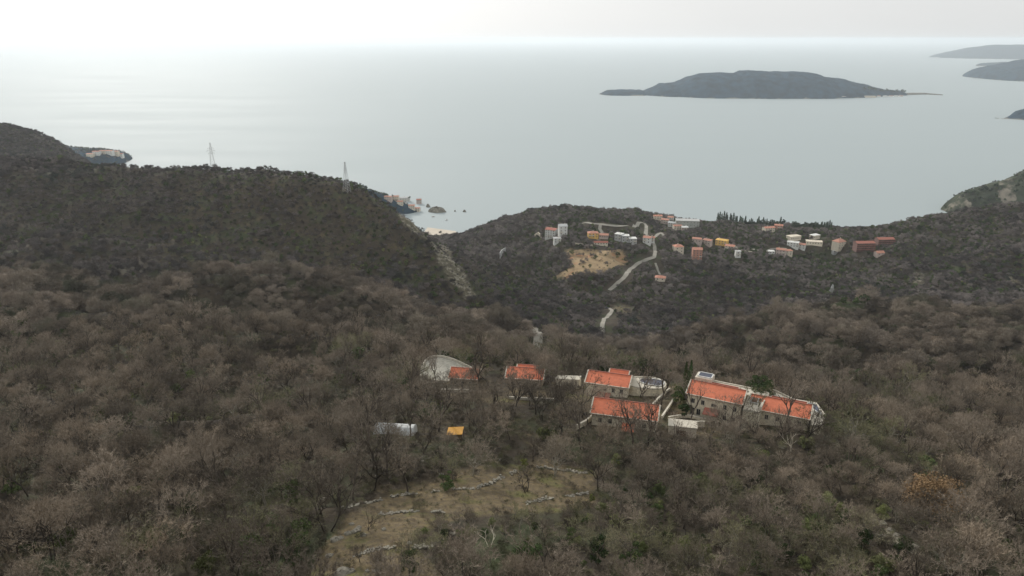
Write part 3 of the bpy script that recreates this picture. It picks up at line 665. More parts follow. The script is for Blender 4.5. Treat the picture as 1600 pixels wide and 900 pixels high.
# ------------------------------------------------------------------ villas on the shelf below the camera
FOOT = []                                 # footprints that stay free of trees: (x, y, radius) or polygons
def gable_roof(L, D, z, over, rise, thick=.22, ridge=.55, name='roof', m=None, parent=None, x0=0, y0=0, trim=True):
    """two slopes along x, with a soffit, and a pale course along the edges"""
    m = m or M_roof; a, b, c_, d = x0-over, x0+L+over, y0-over, y0+D+over; yr = c_+(d-c_)*ridge
    mb = MB(); V = [(a, c_, z), (b, c_, z), (b, yr, z+rise), (a, yr, z+rise), (a, d, z), (b, d, z)]
    n = 0; mb.V = V+[(x, y, q-thick) for x, y, q in V]
    mb.F = [(0, 1, 2, 3), (3, 2, 5, 4), (7, 6, 9, 8), (8, 9, 10, 11), (0, 6, 7, 1), (4, 5, 11, 10), (0, 3, 9, 6), (3, 4, 10, 9), (1, 7, 8, 2), (2, 8, 11, 5)]
    ro = mb.build(name, m, parent)
    if trim:
        t = MB(); w = .34; zz = .06
        for p, q in ((V[0], V[1]), (V[1], V[2]), (V[2], V[5]), (V[5], V[4]), (V[4], V[3]), (V[3], V[0])):
            t.bar((p[0], p[1], p[2]+zz), (q[0], q[1], q[2]+zz), w if p[2] != q[2] else .26)
        t.build('eaves_course', M_trim, ro)
        t = MB(); t.bar((a, yr, z+rise+.04), (b, yr, z+rise+.04), .30); t.build('ridge_tiles', M_roof_red, ro)
    return ro
def gable_wall(L, D, z0, z1, rise, ridge, m, parent, x0=0, y0=0, over=0.5, name='wall'):
    yr = y0-over+(D+2*over)*ridge; s1 = rise/(yr-(y0-over)); zf = z1+s1*over-.22
    s2 = rise/((y0+D+over)-yr); zb = z1+s2*over-.22; mb = MB()
    P = [(y0, z0), (y0+D, z0), (y0+D, zb), (yr, z1+rise-.24), (y0, zf)]
    mb.V = [(x0, y, z) for y, z in P]+[(x0+L, y, z) for y, z in P]
    mb.F = [(4, 3, 2, 1, 0), (5, 6, 7, 8, 9)]+[(i, (i+1) % 5, 5+(i+1) % 5, 5+i) for i in range(5)]
    return mb.build(name, m, parent)
def window(x, z, w, h, parent, y=0.0, side='front', L=0.0, shutter=False):
    """frame set proud of the wall, pane inside it"""
    fr = MB(); pn = MB(); f = .09
    def B(mb, a, b, c0, c1, z0, z1):
        if side == 'front': mb.box(a, b, y-c1, y-c0, z0, z1)
        elif side == 'right': mb.box(L+c0, L+c1, a, b, z0, z1)
        else: mb.box(-c1, -c0, a, b, z0, z1)
    B(fr, x-w/2-.12, x+w/2+.12, -.02, .08, z-h/2-.16, z-h/2); B(fr, x-w/2-.12, x+w/2+.12, -.02, .06, z+h/2, z+h/2+.16)
    B(fr, x-w/2-.12, x-w/2, -.02, .06, z-h/2, z+h/2); B(fr, x+w/2, x+w/2+.12, -.02, .06, z-h/2, z+h/2)
    B(fr, x-.03, x+.03, .012, .04, z-h/2, z+h/2)
    B(pn, x-w/2, x+w/2, -.02, .015, z-h/2, z+h/2)
    o = fr.build('window', M_trim, parent); pn.build('pane', M_dark, o); return o
def villa(label, fl, ang, L, D, hw, rise, wins, base=-4.0, ridge=.6, chim=(), wallm=None, group=None):
    x, y, ze = at(*fl); hb = hw
    o = empty('stone_villa', (x, y, ze-hb), R(ang)); tag(o, label, 'villa', group)
    gable_wall(L, D, base, hb, rise, ridge, wallm or M_stone, o); gable_roof(L, D, hb, .5, rise, ridge=ridge, parent=o)
    for w in wins: window(*w[:4], o, **(w[4] if len(w) > 4 else {}))
    for cx, cy in chim:
        c_ = MB(); c_.box(cx-.4, cx+.4, cy-.4, cy+.4, hb-.3, hb+rise+.9); ch = c_.build('chimney', M_trim, o)
        c_ = MB(); c_.box(cx-.5, cx+.5, cy-.5, cy+.5, hb+rise+.9, hb+rise+1.05); c_.build('chimney_cap', M_roof, ch)
    ca, sa = math.cos(R(ang)), math.sin(R(ang))
    FOOT.append([(x+ca*u-sa*v, y+sa*u+ca*v) for u, v in ((-1.5, -1.5), (L+1.5, -1.5), (L+1.5, D+1.5), (-1.5, D+1.5))])
    return o
def annex(o, x0, y0, L, D, z1, rise, base=-4, roofm=None, wallm=None):
    gable_wall(L, D, base, z1, rise, .5, wallm or M_stone, o, x0, y0, .4, name='annex'); gable_roof(L, D, z1, .4, rise, ridge=.5, name='annex_roof', m=roofm, parent=o, x0=x0, y0=y0)
WN, WD = (.95, 1.45), (1.1, 2.2)
# right-hand pair
vC = villa('stone villa with five upper windows in a row and a small pool behind its roof', (1074.4, 614.4, 205), -27, 16.3, 9.0, 8.0, 2.2,
    [(1.9, 5.9, .95, 1.5), (4.9, 5.9, .95, 1.5), (8.3, 5.7, 1.5, .9), (11.6, 5.9, .95, 1.5), (14.5, 5.9, .95, 1.5), (1.9, 2.4, 1.1, 2.2), (3.8, 2.4, 1.1, 2.0), (11.8, 2.3, 1.0, 1.4), (14.4, 2.3, 1.0, 1.4), (3.0, 5.7, .9, 1.4, dict(side='right', L=16.3)), (6.2, 5.7, .9, 1.4, dict(side='right', L=16.3))])
p_ = MB(); p_.prism([(5.6, -3.0), (10.2, -3.0), (10.2, 0), (5.6, 0)], [3.5, 3.5, 4.4, 4.4], [3.7, 3.7, 4.6, 4.6]); p_.build('porch_roof', M_roof_red, vC)
p_ = MB(); p_.box(5.8, 6.1, -2.9, -2.6, -3, 3.5).build('porch_post', M_trim, vC); MB().box(9.7, 10.0, -2.9, -2.6, -3, 3.5).build('porch_post', M_trim, vC)
annex(vC, 5.2, 9.6, 8.0, 3.6, 6.9, .9)
vD = villa('long low stone villa with orange roof, farthest right of the villas', (1171, 637, 200), -25, 17.0, 9.2, 5.2, 2.0,
    [(2.2, 3.2, .95, 1.4), (5.2, 3.2, .95, 1.4), (8.4, 3.2, .95, 1.4), (11.6, 3.2, .95, 1.4), (14.6, 3.2, .95, 1.4), (4, 3.2, .9, 1.3, dict(side='right', L=17))])
annex(vD, 5.5, 9.8, 10.0, 3.2, 4.1, .9)
# middle pair
vB = villa('orange roofed stone villa beside the oval pool, upper of the middle pair', (916, 597, 226), -18, 14.2, 8.6, 6.3, 2.1,
    [(3.6, 4.6, .95, 1.5), (6.6, 4.6, .95, 1.2), (9.4, 4.6, .95, 1.5), (12.2, 4.6, .95, 1.5), (3.6, 1.6, 1.0, 1.5), (9.4, 1.6, 1.0, 1.5), (2.8, 4.6, .9, 1.3, dict(side='left')), (5.8, 4.6, .9, 1.3, dict(side='left'))], chim=())
annex(vB, 6.4, 9.2, 6.2, 4.2, 6.0, 1.2)
p_ = MB(); p_.prism([(4.2, -3.4), (8.6, -3.4), (8.6, 0), (4.2, 0)], [2.4, 2.4, 3.3, 3.3], [2.6, 2.6, 3.5, 3.5]); p_.build('porch_roof', M_roof_red, vB)
vE = villa('broad orange roofed villa behind two dark forked trees, lower of the middle pair', (925, 645, 191), -15.5, 18.6, 9.0, 6.6, 2.3,
    [(2.4, 4.6, .95, 1.4), (5.4, 4.6, .95, 1.4), (12.2, 4.6, .95, 1.4), (15.2, 4.6, .95, 1.4), (2.4, 1.6, 1.0, 1.6), (5.4, 1.6, 1.0, 1.6), (12.2, 1.6, 1.0, 1.6), (15.4, 1.6, 1.0, 1.6), (3, 4.6, .9, 1.3, dict(side='left')), (6, 4.6, .9, 1.3, dict(side='left'))])
p_ = MB(); p_.prism([(9.0, -3.2), (12.6, -3.2), (12.6, 0), (9.0, 0)], [3.6, 3.6, 4.6, 4.6], [3.8, 3.8, 4.8, 4.8]); p_.build('porch_roof', M_roof, vE)
MB().box(9.1, 9.5, -3.1, -2.7, -3, 3.6).build('porch_post', M_trim, vE); MB().box(12.1, 12.5, -3.1, -2.7, -3, 3.6).build('porch_post', M_trim, vE)
# left pair
vA = villa('orange roofed villa alone between the round terrace and the pale block', (791, 590, 232), -9, 12.6, 8.0, 5.8, 2.0,
    [(2.2, 3.9, .9, 1.3), (4.8, 3.9, .9, 1.3), (7.6, 3.9, .9, 1.3), (10.4, 3.9, .9, 1.3), (2.2, 1.2, .9, 1.3), (7.6, 1.2, .9, 1.3)], wallm=mat('brown_stone_wall', (.30, .235, .17), var=.25, scale=1.2, extra=masonry))
annex(vA, 2.8, 8.6, 7.6, 2.8, 5.6, .9)
vZ = villa('weathered orange roof half hidden by bare trees inside the round terrace', (702, 590, 236), -9, 10.0, 7.4, 4.8, 2.0,
    [(2.2, 3.0, .9, 1.3), (4.8, 3.0, .9, 1.3), (7.6, 3.0, .9, 1.3)], wallm=MATS['brown_stone_wall'])
# ------------------------------------------------------------------ terraces: a level surface in its retaining wall, with a parapet round it
def terrace(name, label, cat, outline, z, m_top, m_wall, drop=7.0, par=.55, pw=.4, open_=(), group=None, poly3=None):
    P = poly3 or [atz(a, b, z)[:2] for a, b in outline]
    if sum(P[i][0]*P[(i+1) % len(P)][1]-P[(i+1) % len(P)][0]*P[i][1] for i in range(len(P))) < 0: P = P[::-1]
    cx = sum(p[0] for p in P)/len(P); cy = sum(p[1] for p in P)/len(P)
    o = empty(name, (cx, cy, z-drop)); tag(o, label, cat, group); Q = [(a-cx, b-cy) for a, b in P]
    MB().prism(Q, 0, drop-.3).build('retaining_wall', m_wall, o)
    MB().prism([(a*.985, b*.985) for a, b in Q], drop-.3, drop).build('paving', m_top, o)
    k = MB(); n = len(Q)
    for i in range(n):
        if i in open_: continue
        a, b = Q[i], Q[(i+1) % n]; dx, dy = b[0]-a[0], b[1]-a[1]; l = math.hypot(dx, dy) or 1; nx, ny = -dy/l*pw, dx/l*pw; e = .006*i
        k.prism([a, b, (b[0]+nx, b[1]+ny), (a[0]+nx, a[1]+ny)], drop-.3, drop+par+e)
    if par > 0: k.build('parapet', M_trim, o)
    FOOT.append(P); return o, (cx, cy, z)
def curve(pts, n=5):
    """rounds a loop of pixels"""
    out = []; m = len(pts)
    for i in range(m):
        p0, p1, p2, p3 = [np.array(pts[(i+k-1) % m], float) for k in range(4)]
        for j in range(n):
            t = j/n; out.append(tuple(.5*((2*p1)+(p2-p0)*t+(2*p0-5*p1+4*p2-p3)*t*t+(3*p1-p0-3*p2+p3)*t**3)))
    return out
terrace('round_terrace', 'rounded pale gravel terrace with a white parapet, left of the villas', 'terrace', curve([(658, 590), (660, 572), (668, 561), (684, 557), (702, 560), (722, 568), (742, 580), (735, 592), (695, 597)], 4), 262.0, M_gravel, M_stone, 6)
# pool terraces
zt = 268.0
oT, c0 = terrace('pool_terrace', 'pale curved terrace around the oval blue-grey pool', 'terrace', curve([(980, 590), (1000, 589), (1022, 590), (1038, 596), (1041, 602), (1034, 607), (1010, 607), (984, 602)], 4), zt, M_trim, M_stone, 7, par=.12)
def pool(label, outline, z, group=None):
    P = [atz(a, b, z)[:2] for a, b in outline]
    if sum(P[i][0]*P[(i+1) % len(P)][1]-P[(i+1) % len(P)][0]*P[i][1] for i in range(len(P))) < 0: P = P[::-1]
    cx = sum(p[0] for p in P)/len(P); cy = sum(p[1] for p in P)/len(P)
    o = empty('swimming_pool', (cx, cy, z)); tag(o, label, 'pool', group); Q = [(a-cx, b-cy) for a, b in P]
    MB().prism(Q, .0, .16).build('pool_cover', M_pool, o)
    k = MB(); n = len(Q)
    for i in range(n):
        a, b = np.array(Q[i]), np.array(Q[(i+1) % n]); d = nrm(b-a); q = np.array([d[1], -d[0]])*.35
        k.prism([tuple(a), tuple(a+q), tuple(b+q), tuple(b)], 0, .24+.004*i)
    k.build('coping', M_white, o); return o
pool('oval swimming pool under a dark blue-grey cover on the curved terrace', curve([(1003, 593), (1015, 592.5), (1030, 594.5), (1037, 599), (1030, 603), (1012, 600.5), (1001, 597)], 4), zt+.02)
def walls(name, label, cat, pts, h, w, m, z=None, Y=None, below=2.5, group=None, coping=True):
    """a free wall along points on the ground, stepped with it"""
    P = [atz(a, b, z) if z else hit(a, b, 60) for a, b in pts]
    o = empty(name, (P[0][0], P[0][1], P[0][2])); tag(o, label, cat, group); k = MB(); kc = MB()
    for a, b in zip(P[:-1], P[1:]):
        a = np.array(a)-P[0]; b = np.array(b)-P[0]; d = nrm((b-a)[:2]); q = np.array([-d[1], d[0]])*w/2; za, zb = a[2], b[2]
        ring = [tuple(a[:2]-q), tuple(b[:2]-q), tuple(b[:2]+q), tuple(a[:2]+q)]
        k.prism(ring, [za-below, zb-below, zb-below, za-below], [za+h, zb+h, zb+h, za+h])
        q2 = q*1.25; ring = [tuple(a[:2]-q2), tuple(b[:2]-q2), tuple(b[:2]+q2), tuple(a[:2]+q2)]
        if coping: kc.prism(ring, [za+h, zb+h, zb+h, za+h], [za+h+.16, zb+h+.16, zb+h+.16, za+h+.16])
    k.build('wall', m, o)
    if coping: kc.build('coping', M_trim, o)
    for a, b in zip(P[:-1], P[1:]):
        a = np.array(a[:2]); b = np.array(b[:2]); d = nrm(b-a); q = np.array([-d[1], d[0]])*(w/2+.8); FOOT.append([tuple(a-q), tuple(b-q), tuple(b+q), tuple(a+q)])
    return o
# behind villa C: raised deck with small pool; side deck with paving
oc = at(1074.4, 614.4, 205); ca, sa = math.cos(R(-27)), math.sin(R(-27))
def locC(u, v): return (oc[0]+ca*u-sa*v, oc[1]+sa*u+ca*v)
terrace('roof_deck', 'white paved deck running behind the villa with five upper windows', 'terrace', None, oc[2]-1.2, M_trim, M_stone, 8, par=.35, poly3=[locC(-.4, 9.9), (locC(16.9, 9.9)), (locC(17.1, -1.0)), (locC(21.6, -.6)), (locC(22.5, 13.6)), (locC(19.5, 14.9)), (locC(-.2, 14.9))], open_=(0,))
zc = oc[2]-1.15
def pool3(label, Pw, z):
    cx = sum(p[0] for p in Pw)/len(Pw); cy = sum(p[1] for p in Pw)/len(Pw); o = empty('swimming_pool', (cx, cy, z)); tag(o, label, 'pool')
    Q = [(a-cx, b-cy) for a, b in Pw]; MB().prism(Q, 0, .22).build('pool_cover', M_pool, o); k = MB()
    for i in range(len(Q)):
        a, b = np.array(Q[i]), np.array(Q[(i+1) % len(Q)]); d = nrm(b-a); q = np.array([d[1], -d[0]])*.3; k.prism([tuple(a), tuple(a+q), tuple(b+q), tuple(b)], 0, .34+.004*i)
    k.build('coping', M_white, o)
pool3('small rectangular pool with a white rim at the left end of the roof deck', [locC(.6, 11.2), locC(4.6, 11.2), locC(4.6, 14.2), locC(.6, 14.2)], zc+2.3)
o = MB(); P = [locC(-.3, 10.3), locC(5.1, 10.3), locC(5.1, 14.85), locC(-.3, 14.85)]; o.prism(P, zc-.1, zc+2.28)
tag(o.build('pool_plinth', M_trim), 'white plinth that carries the small rectangular pool', 'plinth')
o = empty('garden_table', (*locC(19.3, 6.2), oc[2]-1.2), R(-27)); tag(o, 'dark rectangular sunken planter on the side deck between the two right villas', 'planter')
MB().box(-1.1, 1.1, -1.9, 1.9, 0, .55).build('planter_box', M_greyc, o); MB().box(-.8, .8, -1.6, 1.6, .55, .68).build('soil', M_frame, o); o.name = 'planter'
# behind villa D
od = at(1171, 637, 200); cd_, sd_ = math.cos(R(-25)), math.sin(R(-25))
def locD(u, v): return (od[0]+cd_*u-sd_*v, od[1]+sd_*u+cd_*v)
terrace('back_terrace', 'white edged terrace wrapping behind the farthest right villa', 'terrace', None, od[2]-1.6, M_trim, M_stone, 6, par=.5, poly3=[locD(4.5, 10.0), locD(17.6, 9.9), locD(17.8, -1), locD(20.5, -1.2), locD(21.4, 7.5), locD(18.4, 14.6), locD(12, 14.2), locD(6, 18.2), locD(3.0, 18.8), locD(3.2, 14)], open_=(0,))
pool3('kinked grey pool cover at the right end of the villa row', [locD(13.4, 11.0), locD(17.6, 10.4), locD(20.2, 7.4), locD(18.6, 13.6), locD(14.2, 13.4)], od[2]-1.55)
MATS_ = None
# pale walls and blocks between the villas
def block(name, label, cat, pts, z, h, m, cap=M_trim, group=None, op=None):
    P = [atz(a, b, z)[:2] for a, b in pts]
    if sum(P[i][0]*P[(i+1) % len(P)][1]-P[(i+1) % len(P)][0]*P[i][1] for i in range(len(P))) < 0: P = P[::-1]
    cx = sum(p[0] for p in P)/len(P); cy = sum(p[1] for p in P)/len(P); o = empty(name, (cx, cy, z-h)); tag(o, label, cat, group)
    Q = [(a-cx, b-cy) for a, b in P]; MB().prism(Q, -3, h).build('wall', m, o); MB().prism([(a*1.03, b*1.03) for a, b in Q], h, h+.18).build('roof', cap, o)
    FOOT.append(P); return o
block('stone_outbuilding', 'pale flat topped stone block left of the upper middle villa', 'outbuilding', [(868, 592), (905, 594), (908, 588), (872, 587)], 266.5, 6, M_cream)
block('stone_outbuilding', 'narrow whitish stone block beside the orange roof inside the round terrace', 'outbuilding', [(752, 600), (772, 598), (778, 583), (762, 581)], 262, 5, M_cream)
walls('retaining_wall', 'stone wall with pale coping below the garden of the right villas', 'wall', [(1046, 668), (1060, 669), (1082, 668), (1100, 668)], 1.9, .5, M_cream)
walls('retaining_wall', 'low wall in front of the villa with five upper windows', 'wall', [(1044, 656), (1060, 653), (1076, 653), (1110, 660)], .8, .4, M_stone)
walls('retaining_wall', 'diagonal garden wall climbing from the lower middle villa to the oval pool', 'wall', [(1016, 640), (1026, 628), (1038, 616), (1046, 610)], .8, .45, M_trim)
walls('retaining_wall', 'second diagonal garden wall, right of the lower middle villa', 'wall', [(1034, 655), (1044, 640), (1052, 628)], .9, .45, M_trim)
walls('retaining_wall', 'pale garden wall under the bare trees in front of the round terrace', 'wall', [(684, 612), (705, 613), (728, 613), (748, 616)], .9, .4, M_trim)
walls('retaining_wall', 'long low garden wall below the lone left villa', 'wall', [(795, 624), (820, 625), (845, 626), (866, 627)], .7, .4, M_trim)
walls('retaining_wall', 'stone wall stepping down left of the broad lower villa', 'wall', [(900, 672), (915, 664), (927, 654)], 1.4, .5, M_stone)
walls('retaining_wall', 'curved parapet wall left of the small pool at the roof deck', 'wall', [(1075, 600), (1082, 597), (1090, 594)], .8, .4, M_trim)
# garage niche
gx_, gy_, gz_ = hit(1064, 682); o = empty('stone_garage', (gx_, gy_, gz_), R(-12)); tag(o, 'pale stone garage with a dark opening below the garden wall', 'garage')
g = MB(); g.box(-3.6, -1.3, 0, 4, -2, 2.9); g.box(1.4, 4.2, 0, 4, -2, 2.9); g.box(-1.3, 1.4, 0, 4, 1.9, 2.9); g.box(-1.3, 1.4, 3, 4, -2, 1.9); g.build('wall', M_cream, o)
MB().box(-3.8, 4.4, -.2, 4.2, 2.9, 3.15).build('roof', M_trim, o); MB().box(-1.25, 1.35, .5, .6, -2, 1.85).build('garage_door', M_frame, o); FOOT.append([(gx_-5, gy_-2), (gx_+5, gy_-2), (gx_+5, gy_+5), (gx_-5, gy_+5)])
# fence with balusters by villa C
fx, fy, fz = hit(1066, 652); o = empty('garden_fence', (fx, fy, fz), R(-5)); tag(o, 'dark open fence with upright posts left of the villa with five upper windows', 'fence')
for i in range(8):
    q = MB(); q.box(i*.9-5, i*.9-4.86, -.07, .07, -1.5, 1.5); q.build('post', M_frame, o)
q = MB(); q.box(-5, 1.4, -.035, .035, 1.22, 1.3); q.box(-5, 1.4, -.035, .035, .6, .66); q.build('rail', M_frame, o)
# orange canopy hut in the grove
hx, hy, hz = hit(710, 686); o = empty('canopy_hut', (hx, hy, hz), R(4)); tag(o, 'small hut with a bright orange sheet roof in the grove left of the villas', 'hut')
MB().prism([(-2.1, -1.5), (2.1, -1.5), (2.6, 1.5), (-1.5, 1.5)], [2.1, 2.1, 2.7, 2.7], [2.2, 2.2, 2.8, 2.8]).build('roof', M_tarp, o)
for a, b in ((-1.9, -1.3), (1.9, -1.3), (2.4, 1.3), (-1.3, 1.3)): MB().box(a-.07, a+.07, b-.07, b+.07, -1, 2.2).build('post', M_frame, o)
MB().box(-1.1, 1.9, .2, 1.25, -1, 2.1).build('wall', mat('board_wall', (.22, .16, .09)), o); FOOT.append([(hx-4, hy-3.5), (hx+4, hy-3.5), (hx+4, hy+3), (hx-4, hy+3)])
# white sheeted polytunnel/greenhouse
hx, hy, hz = hit(618, 676); o = empty('greenhouse', (hx, hy, hz), R(-6)); tag(o, 'long whitish greenhouse half hidden by trees at the left end of the grove', 'greenhouse')
k = MB(); n = 9; ring = [(math.cos(math.pi*i/(n-1))*2.6, math.sin(math.pi*i/(n-1))*2.4) for i in range(n)]
for i in range(n-1):
    (a, b), (c_, d) = ring[i], ring[i+1]; k.poly([(-5.5, a, b), (5.5, a, b), (5.5, c_, d), (-5.5, c_, d)])
k.build('cover', M_tin, o)
for xx in (-5.5, 5.5): k = MB(); k.poly([(xx, a, b) for a, b in ring]+[(xx, -2.6, -1.5), (xx, 2.6, -1.5)]); k.build('end_panel', M_white, o)
for i in range(7):
    k = MB(); xx = -5.3+i*1.77
    for (a, b), (c_, d) in zip(ring[:-1], ring[1:]): k.bar((xx, a*1.02, b*1.02), (xx, c_*1.02, d*1.02), .07)
    k.build('hoop', M_steel, o)
FOOT.append([(hx-6.5, hy-4.5), (hx+6.5, hy-4.5), (hx+6.5, hy+3.5), (hx-6.5, hy+3.5)])
# ------------------------------------------------------------------ dry-stone terrace walls and loose rocks in the glade
def drystone(label, pts, h=.7, w=.8, seed=0, gap=.40):
    P = np.array([hit(a, b, 60)[:2] for a, b in pts]); s = np.r_[0, np.cumsum(np.hypot(*np.diff(P, axis=0).T))]; r = np.random.default_rng(seed)
    n = int(s[-1]/.42); V = []; F = []; base = (P[0][0], P[0][1], float(Z(*P[0])))
    cube = np.array([(x, y, z) for x in (-1, 1) for y in (-1, 1) for z in (-1, 1)], float); cf = [(0, 1, 3, 2), (4, 6, 7, 5), (0, 4, 5, 1), (2, 3, 7, 6), (0, 2, 6, 4), (1, 5, 7, 3)]
    for i in range(n):
        q = s[-1]*i/n
        if vnoise(np.array([q/3.0]), np.array([seed*1.0]), 2)[0] < -.5+gap: continue
        for lay in range(3 if r.random() < .5 else 1):
            x = np.interp(q, s, P[:, 0])+r.normal()*w*.42; y = np.interp(q, s, P[:, 1])+r.normal()*w*.42
            z = float(Z(x, y))+h*(lay+.1)/3*r.uniform(.2, .9); sz = np.array([r.uniform(.2, .42), r.uniform(.18, .32), r.uniform(.12, .22)])
            a = r.uniform(0, 3.14); v_ = (cube*(1-.25*r.uniform(0, 1, (8, 1))))*sz; rx = v_[:, 0]*math.cos(a)-v_[:, 1]*math.sin(a); ry = v_[:, 0]*math.sin(a)+v_[:, 1]*math.cos(a)
            k = len(V); V += [(x+rx[j]-base[0], y+ry[j]-base[1], z+v_[j, 2]-base[2]) for j in range(8)]; F += [tuple(k+j for j in f) for f in cf]
    o = bpy.data.objects.new('dry_stone_wall', mesh_np('dry_stone_wall', V, F, M_rock)); link(o); o.location = base; tag(o, label, 'wall', 'dry stone terrace walls in the glade')
drystone('long crumbling dry stone wall along the upper edge of the grassy glade', [(535, 795), (560, 789), (580, 786), (597, 780), (610, 777), (635, 774), (660, 773), (700, 765), (742, 764), (760, 759), (783, 747), (807, 736)], .7, .8, 1)
drystone('thin line of stones across the middle of the glade below the long wall', [(595, 804), (620, 802), (645, 800), (670, 801), (695, 801)], .5, .6, 2)
drystone('scattered dry stone wall curving through the lower glade', [(540, 884), (560, 870), (577, 862), (595, 858), (610, 857), (635, 857), (660, 855), (692, 855)], .6, .9, 3)
drystone('short faint stone row in the scrub right of the lower glade', [(680, 836), (700, 835), (718, 834)], .4, .5, 4)
drystone('white stone wall at the upper right edge of the glade', [(840, 731), (860, 733), (882, 736), (900, 738), (917, 740)], .7, .6, 5, gap=0)
drystone('pale stone wall curving round the right part of the glade', [(820, 787), (835, 785), (850, 781), (868, 779), (885, 776), (903, 774), (920, 771)], .6, .7, 6)
r = np.random.default_rng(12)
ROCKP = [(524, 845, .9), (532, 842, .6), (545, 835, .8), (553, 833, .7), (558, 830, .8), (561, 825, .5), (549, 820, .5), (574, 893, .4), (536, 897, 1.3), (548, 894, .8), (586, 893, .5), (516, 870, .7), (664, 716, 1.0), (660, 722, .5), (783, 720, .7), (640, 850, .5), (506, 782, .8), (690, 742, .6), (600, 828, .5), (568, 838, .6), (1222, 700, .9), (1380, 820, .9), (1392, 830, .8), (1402, 838, .7), (1430, 856, .8), (588, 745, .4)]
for a, b, s_ in ROCKP:
    x, y, z = hit(a, b); bm_V = []; n = 7
    th = [(math.pi*i/4, 2*math.pi*j/n) for i in range(5) for j in range(n)]
    V = []
    for i, (t1, t2) in enumerate(th):
        q = s_*(.75+.4*r.random()); V.append((q*math.sin(t1)*math.cos(t2)*1.2, q*math.sin(t1)*math.sin(t2), q*math.cos(t1)*.6))
    F = [(i*n+j, (i+1)*n+j, (i+1)*n+(j+1) % n, i*n+(j+1) % n) for i in range(4) for j in range(n)]
    o = bpy.data.objects.new('boulder', mesh_np('boulder', V, F, M_rock)); link(o); o.location = (x, y, z+.1)
    tag(o, 'large pale boulder at the lower left edge of the glade' if s_ > 1.2 else ('pale limestone boulder lying in the dry grass of the glade' if a < 800 else ('light boulder on the bare strip at the lower right' if b > 800 else 'light boulder on the slope below the villas')), 'boulder', 'pale boulders on the slope')
# ------------------------------------------------------------------ village houses on the saddle
def house(label, px, py, w, d, h, rot, roof='gable', rm=None, wm=None, rise=1.8, rows=2, cols=3, name='house', cat='house', Y0=700, steps=0, group=None, porch=False, pos=None):
    """px, py: foot of the middle of the front wall"""
    x, y, z = pos or hit(px, py, Y0); wm = wm or M_white; z = z if pos else z+1.2; w *= .94; d *= .94; h = h*.98+.5; rot += ((px*37+py*91) % 50)-25 if cat == 'house' and not pos and rot else 0; rm = M_roof_v if rm is M_roof else rm; o = empty(name, (x, y, z), R(rot)); tag(o, label, cat, group)
    if roof == 'gable':
        gable_wall(w, d, -4, h, rise, .5, wm, o, -w/2, 0, .5); gable_roof(w, d, h, .5, rise, thick=.3, ridge=.5, m=rm or M_roof_v, parent=o, x0=-w/2, trim=False)
    elif roof == 'hip':
        MB().box(-w/2, w/2, 0, d, -4, h).build('wall', wm, o); k = MB(); e = .6; a = min(w, d)/2+e
        V = [(-w/2-e, -e, h), (w/2+e, -e, h), (w/2+e, d+e, h), (-w/2-e, d+e, h)]
        T = [(-w/2-e+a, d/2, h+rise), (w/2+e-a, d/2, h+rise)] if w > d else [(0, -e+a, h+rise), (0, d+e-a, h+rise)]
        k.V = V+T; k.F = [(0, 1, 5, 4), (1, 2, 5), (2, 3, 4, 5), (3, 0, 4), (3, 2, 1, 0)] if w > d else [(0, 1, 4), (1, 2, 5, 4), (2, 3, 5), (3, 0, 4, 5), (3, 2, 1, 0)]
        k.build('roof', rm or M_roof, o)
    else:
        MB().box(-w/2, w/2, 0, d, -4, h).build('wall', wm, o); MB().box(-w/2-.5, w/2+.5, -.5, d+.5, h, h+.4).build('roof', rm or M_greyc, o)
    for r_i in range(rows):
        for c_i in range(cols):
            wx = -w/2+w*(c_i+.5)/cols; wz = h*(r_i+.55)/rows; f = MB(); f.box(wx-.75, wx+.75, -.10, .02, wz-.9, wz+.9); fo = f.build('window', M_trim, o)
            MB().box(wx-.6, wx+.6, -.14, -.10, wz-.75, wz+.75).build('pane', M_dark, fo)
    if rows > 1 and cat == 'house':
        rb = random.Random(int(px*7+py)); cx = rb.uniform(-.3, .3)*w; q = MB(); q.box(cx-.5, cx+.5, d*.5-.5, d*.5+.5, h, h+(rise if roof != 'flat' else .4)+1.1); q.build('chimney', M_trim, o)
        bx = w/cols*rb.randrange(cols)-w/2; q = MB(); q.box(bx+.1, bx+w/cols*(1.9 if cols > 2 and bx < 0 else 1)-.1, -1.4, -.15, h/rows-.1, h/rows+.12); q.box(bx+.1, bx+w/cols*(1.9 if cols > 2 and bx < 0 else 1)-.1, -1.4, -1.3, h/rows+.12, h/rows+1.1); q.build('balcony', M_trim, o)
    ca, sa = math.cos(R(rot)), math.sin(R(rot)); FOOT.append([(x+ca*u-sa*v, y+sa*u+ca*v) for u, v in ((-w/2-3, -10), (w/2+3, -10), (w/2+3, d+3), (-w/2-3, d+3))])
    return o
Vg = 'houses of the village above the bay'
H = house
H('tall white apartment house with stepped faded red roofs, leftmost in the village', 859, 374, 18, 15, 13, -22, rm=M_roof_red, rows=4, cols=4, group=Vg)
H('white house with a pale grey pitched roof beside the tall red roofed one', 880, 369, 13, 13, 13, -8, rm=M_tin, rows=3, cols=2, rise=2.5, group=Vg)
H('small lower white house in front of the tall leftmost apartment house', 871, 381, 11, 9, 6, -18, rm=M_greyc, roof='flat', rows=2, cols=2, group=Vg)
H('ochre walled house with a low orange roof above the cleared earth', 927, 373, 16, 11, 6.5, -14, rm=M_roof, wm=M_ochre, roof='hip', rows=2, cols=3, rise=2.2, group=Vg)
H('stone house with a faded roof joined right of the ochre walled house', 943, 374, 14, 10, 4.5, -12, rm=M_roof_pale, wm=M_pinkgrey, roof='gable', rows=1, cols=4, group=Vg)
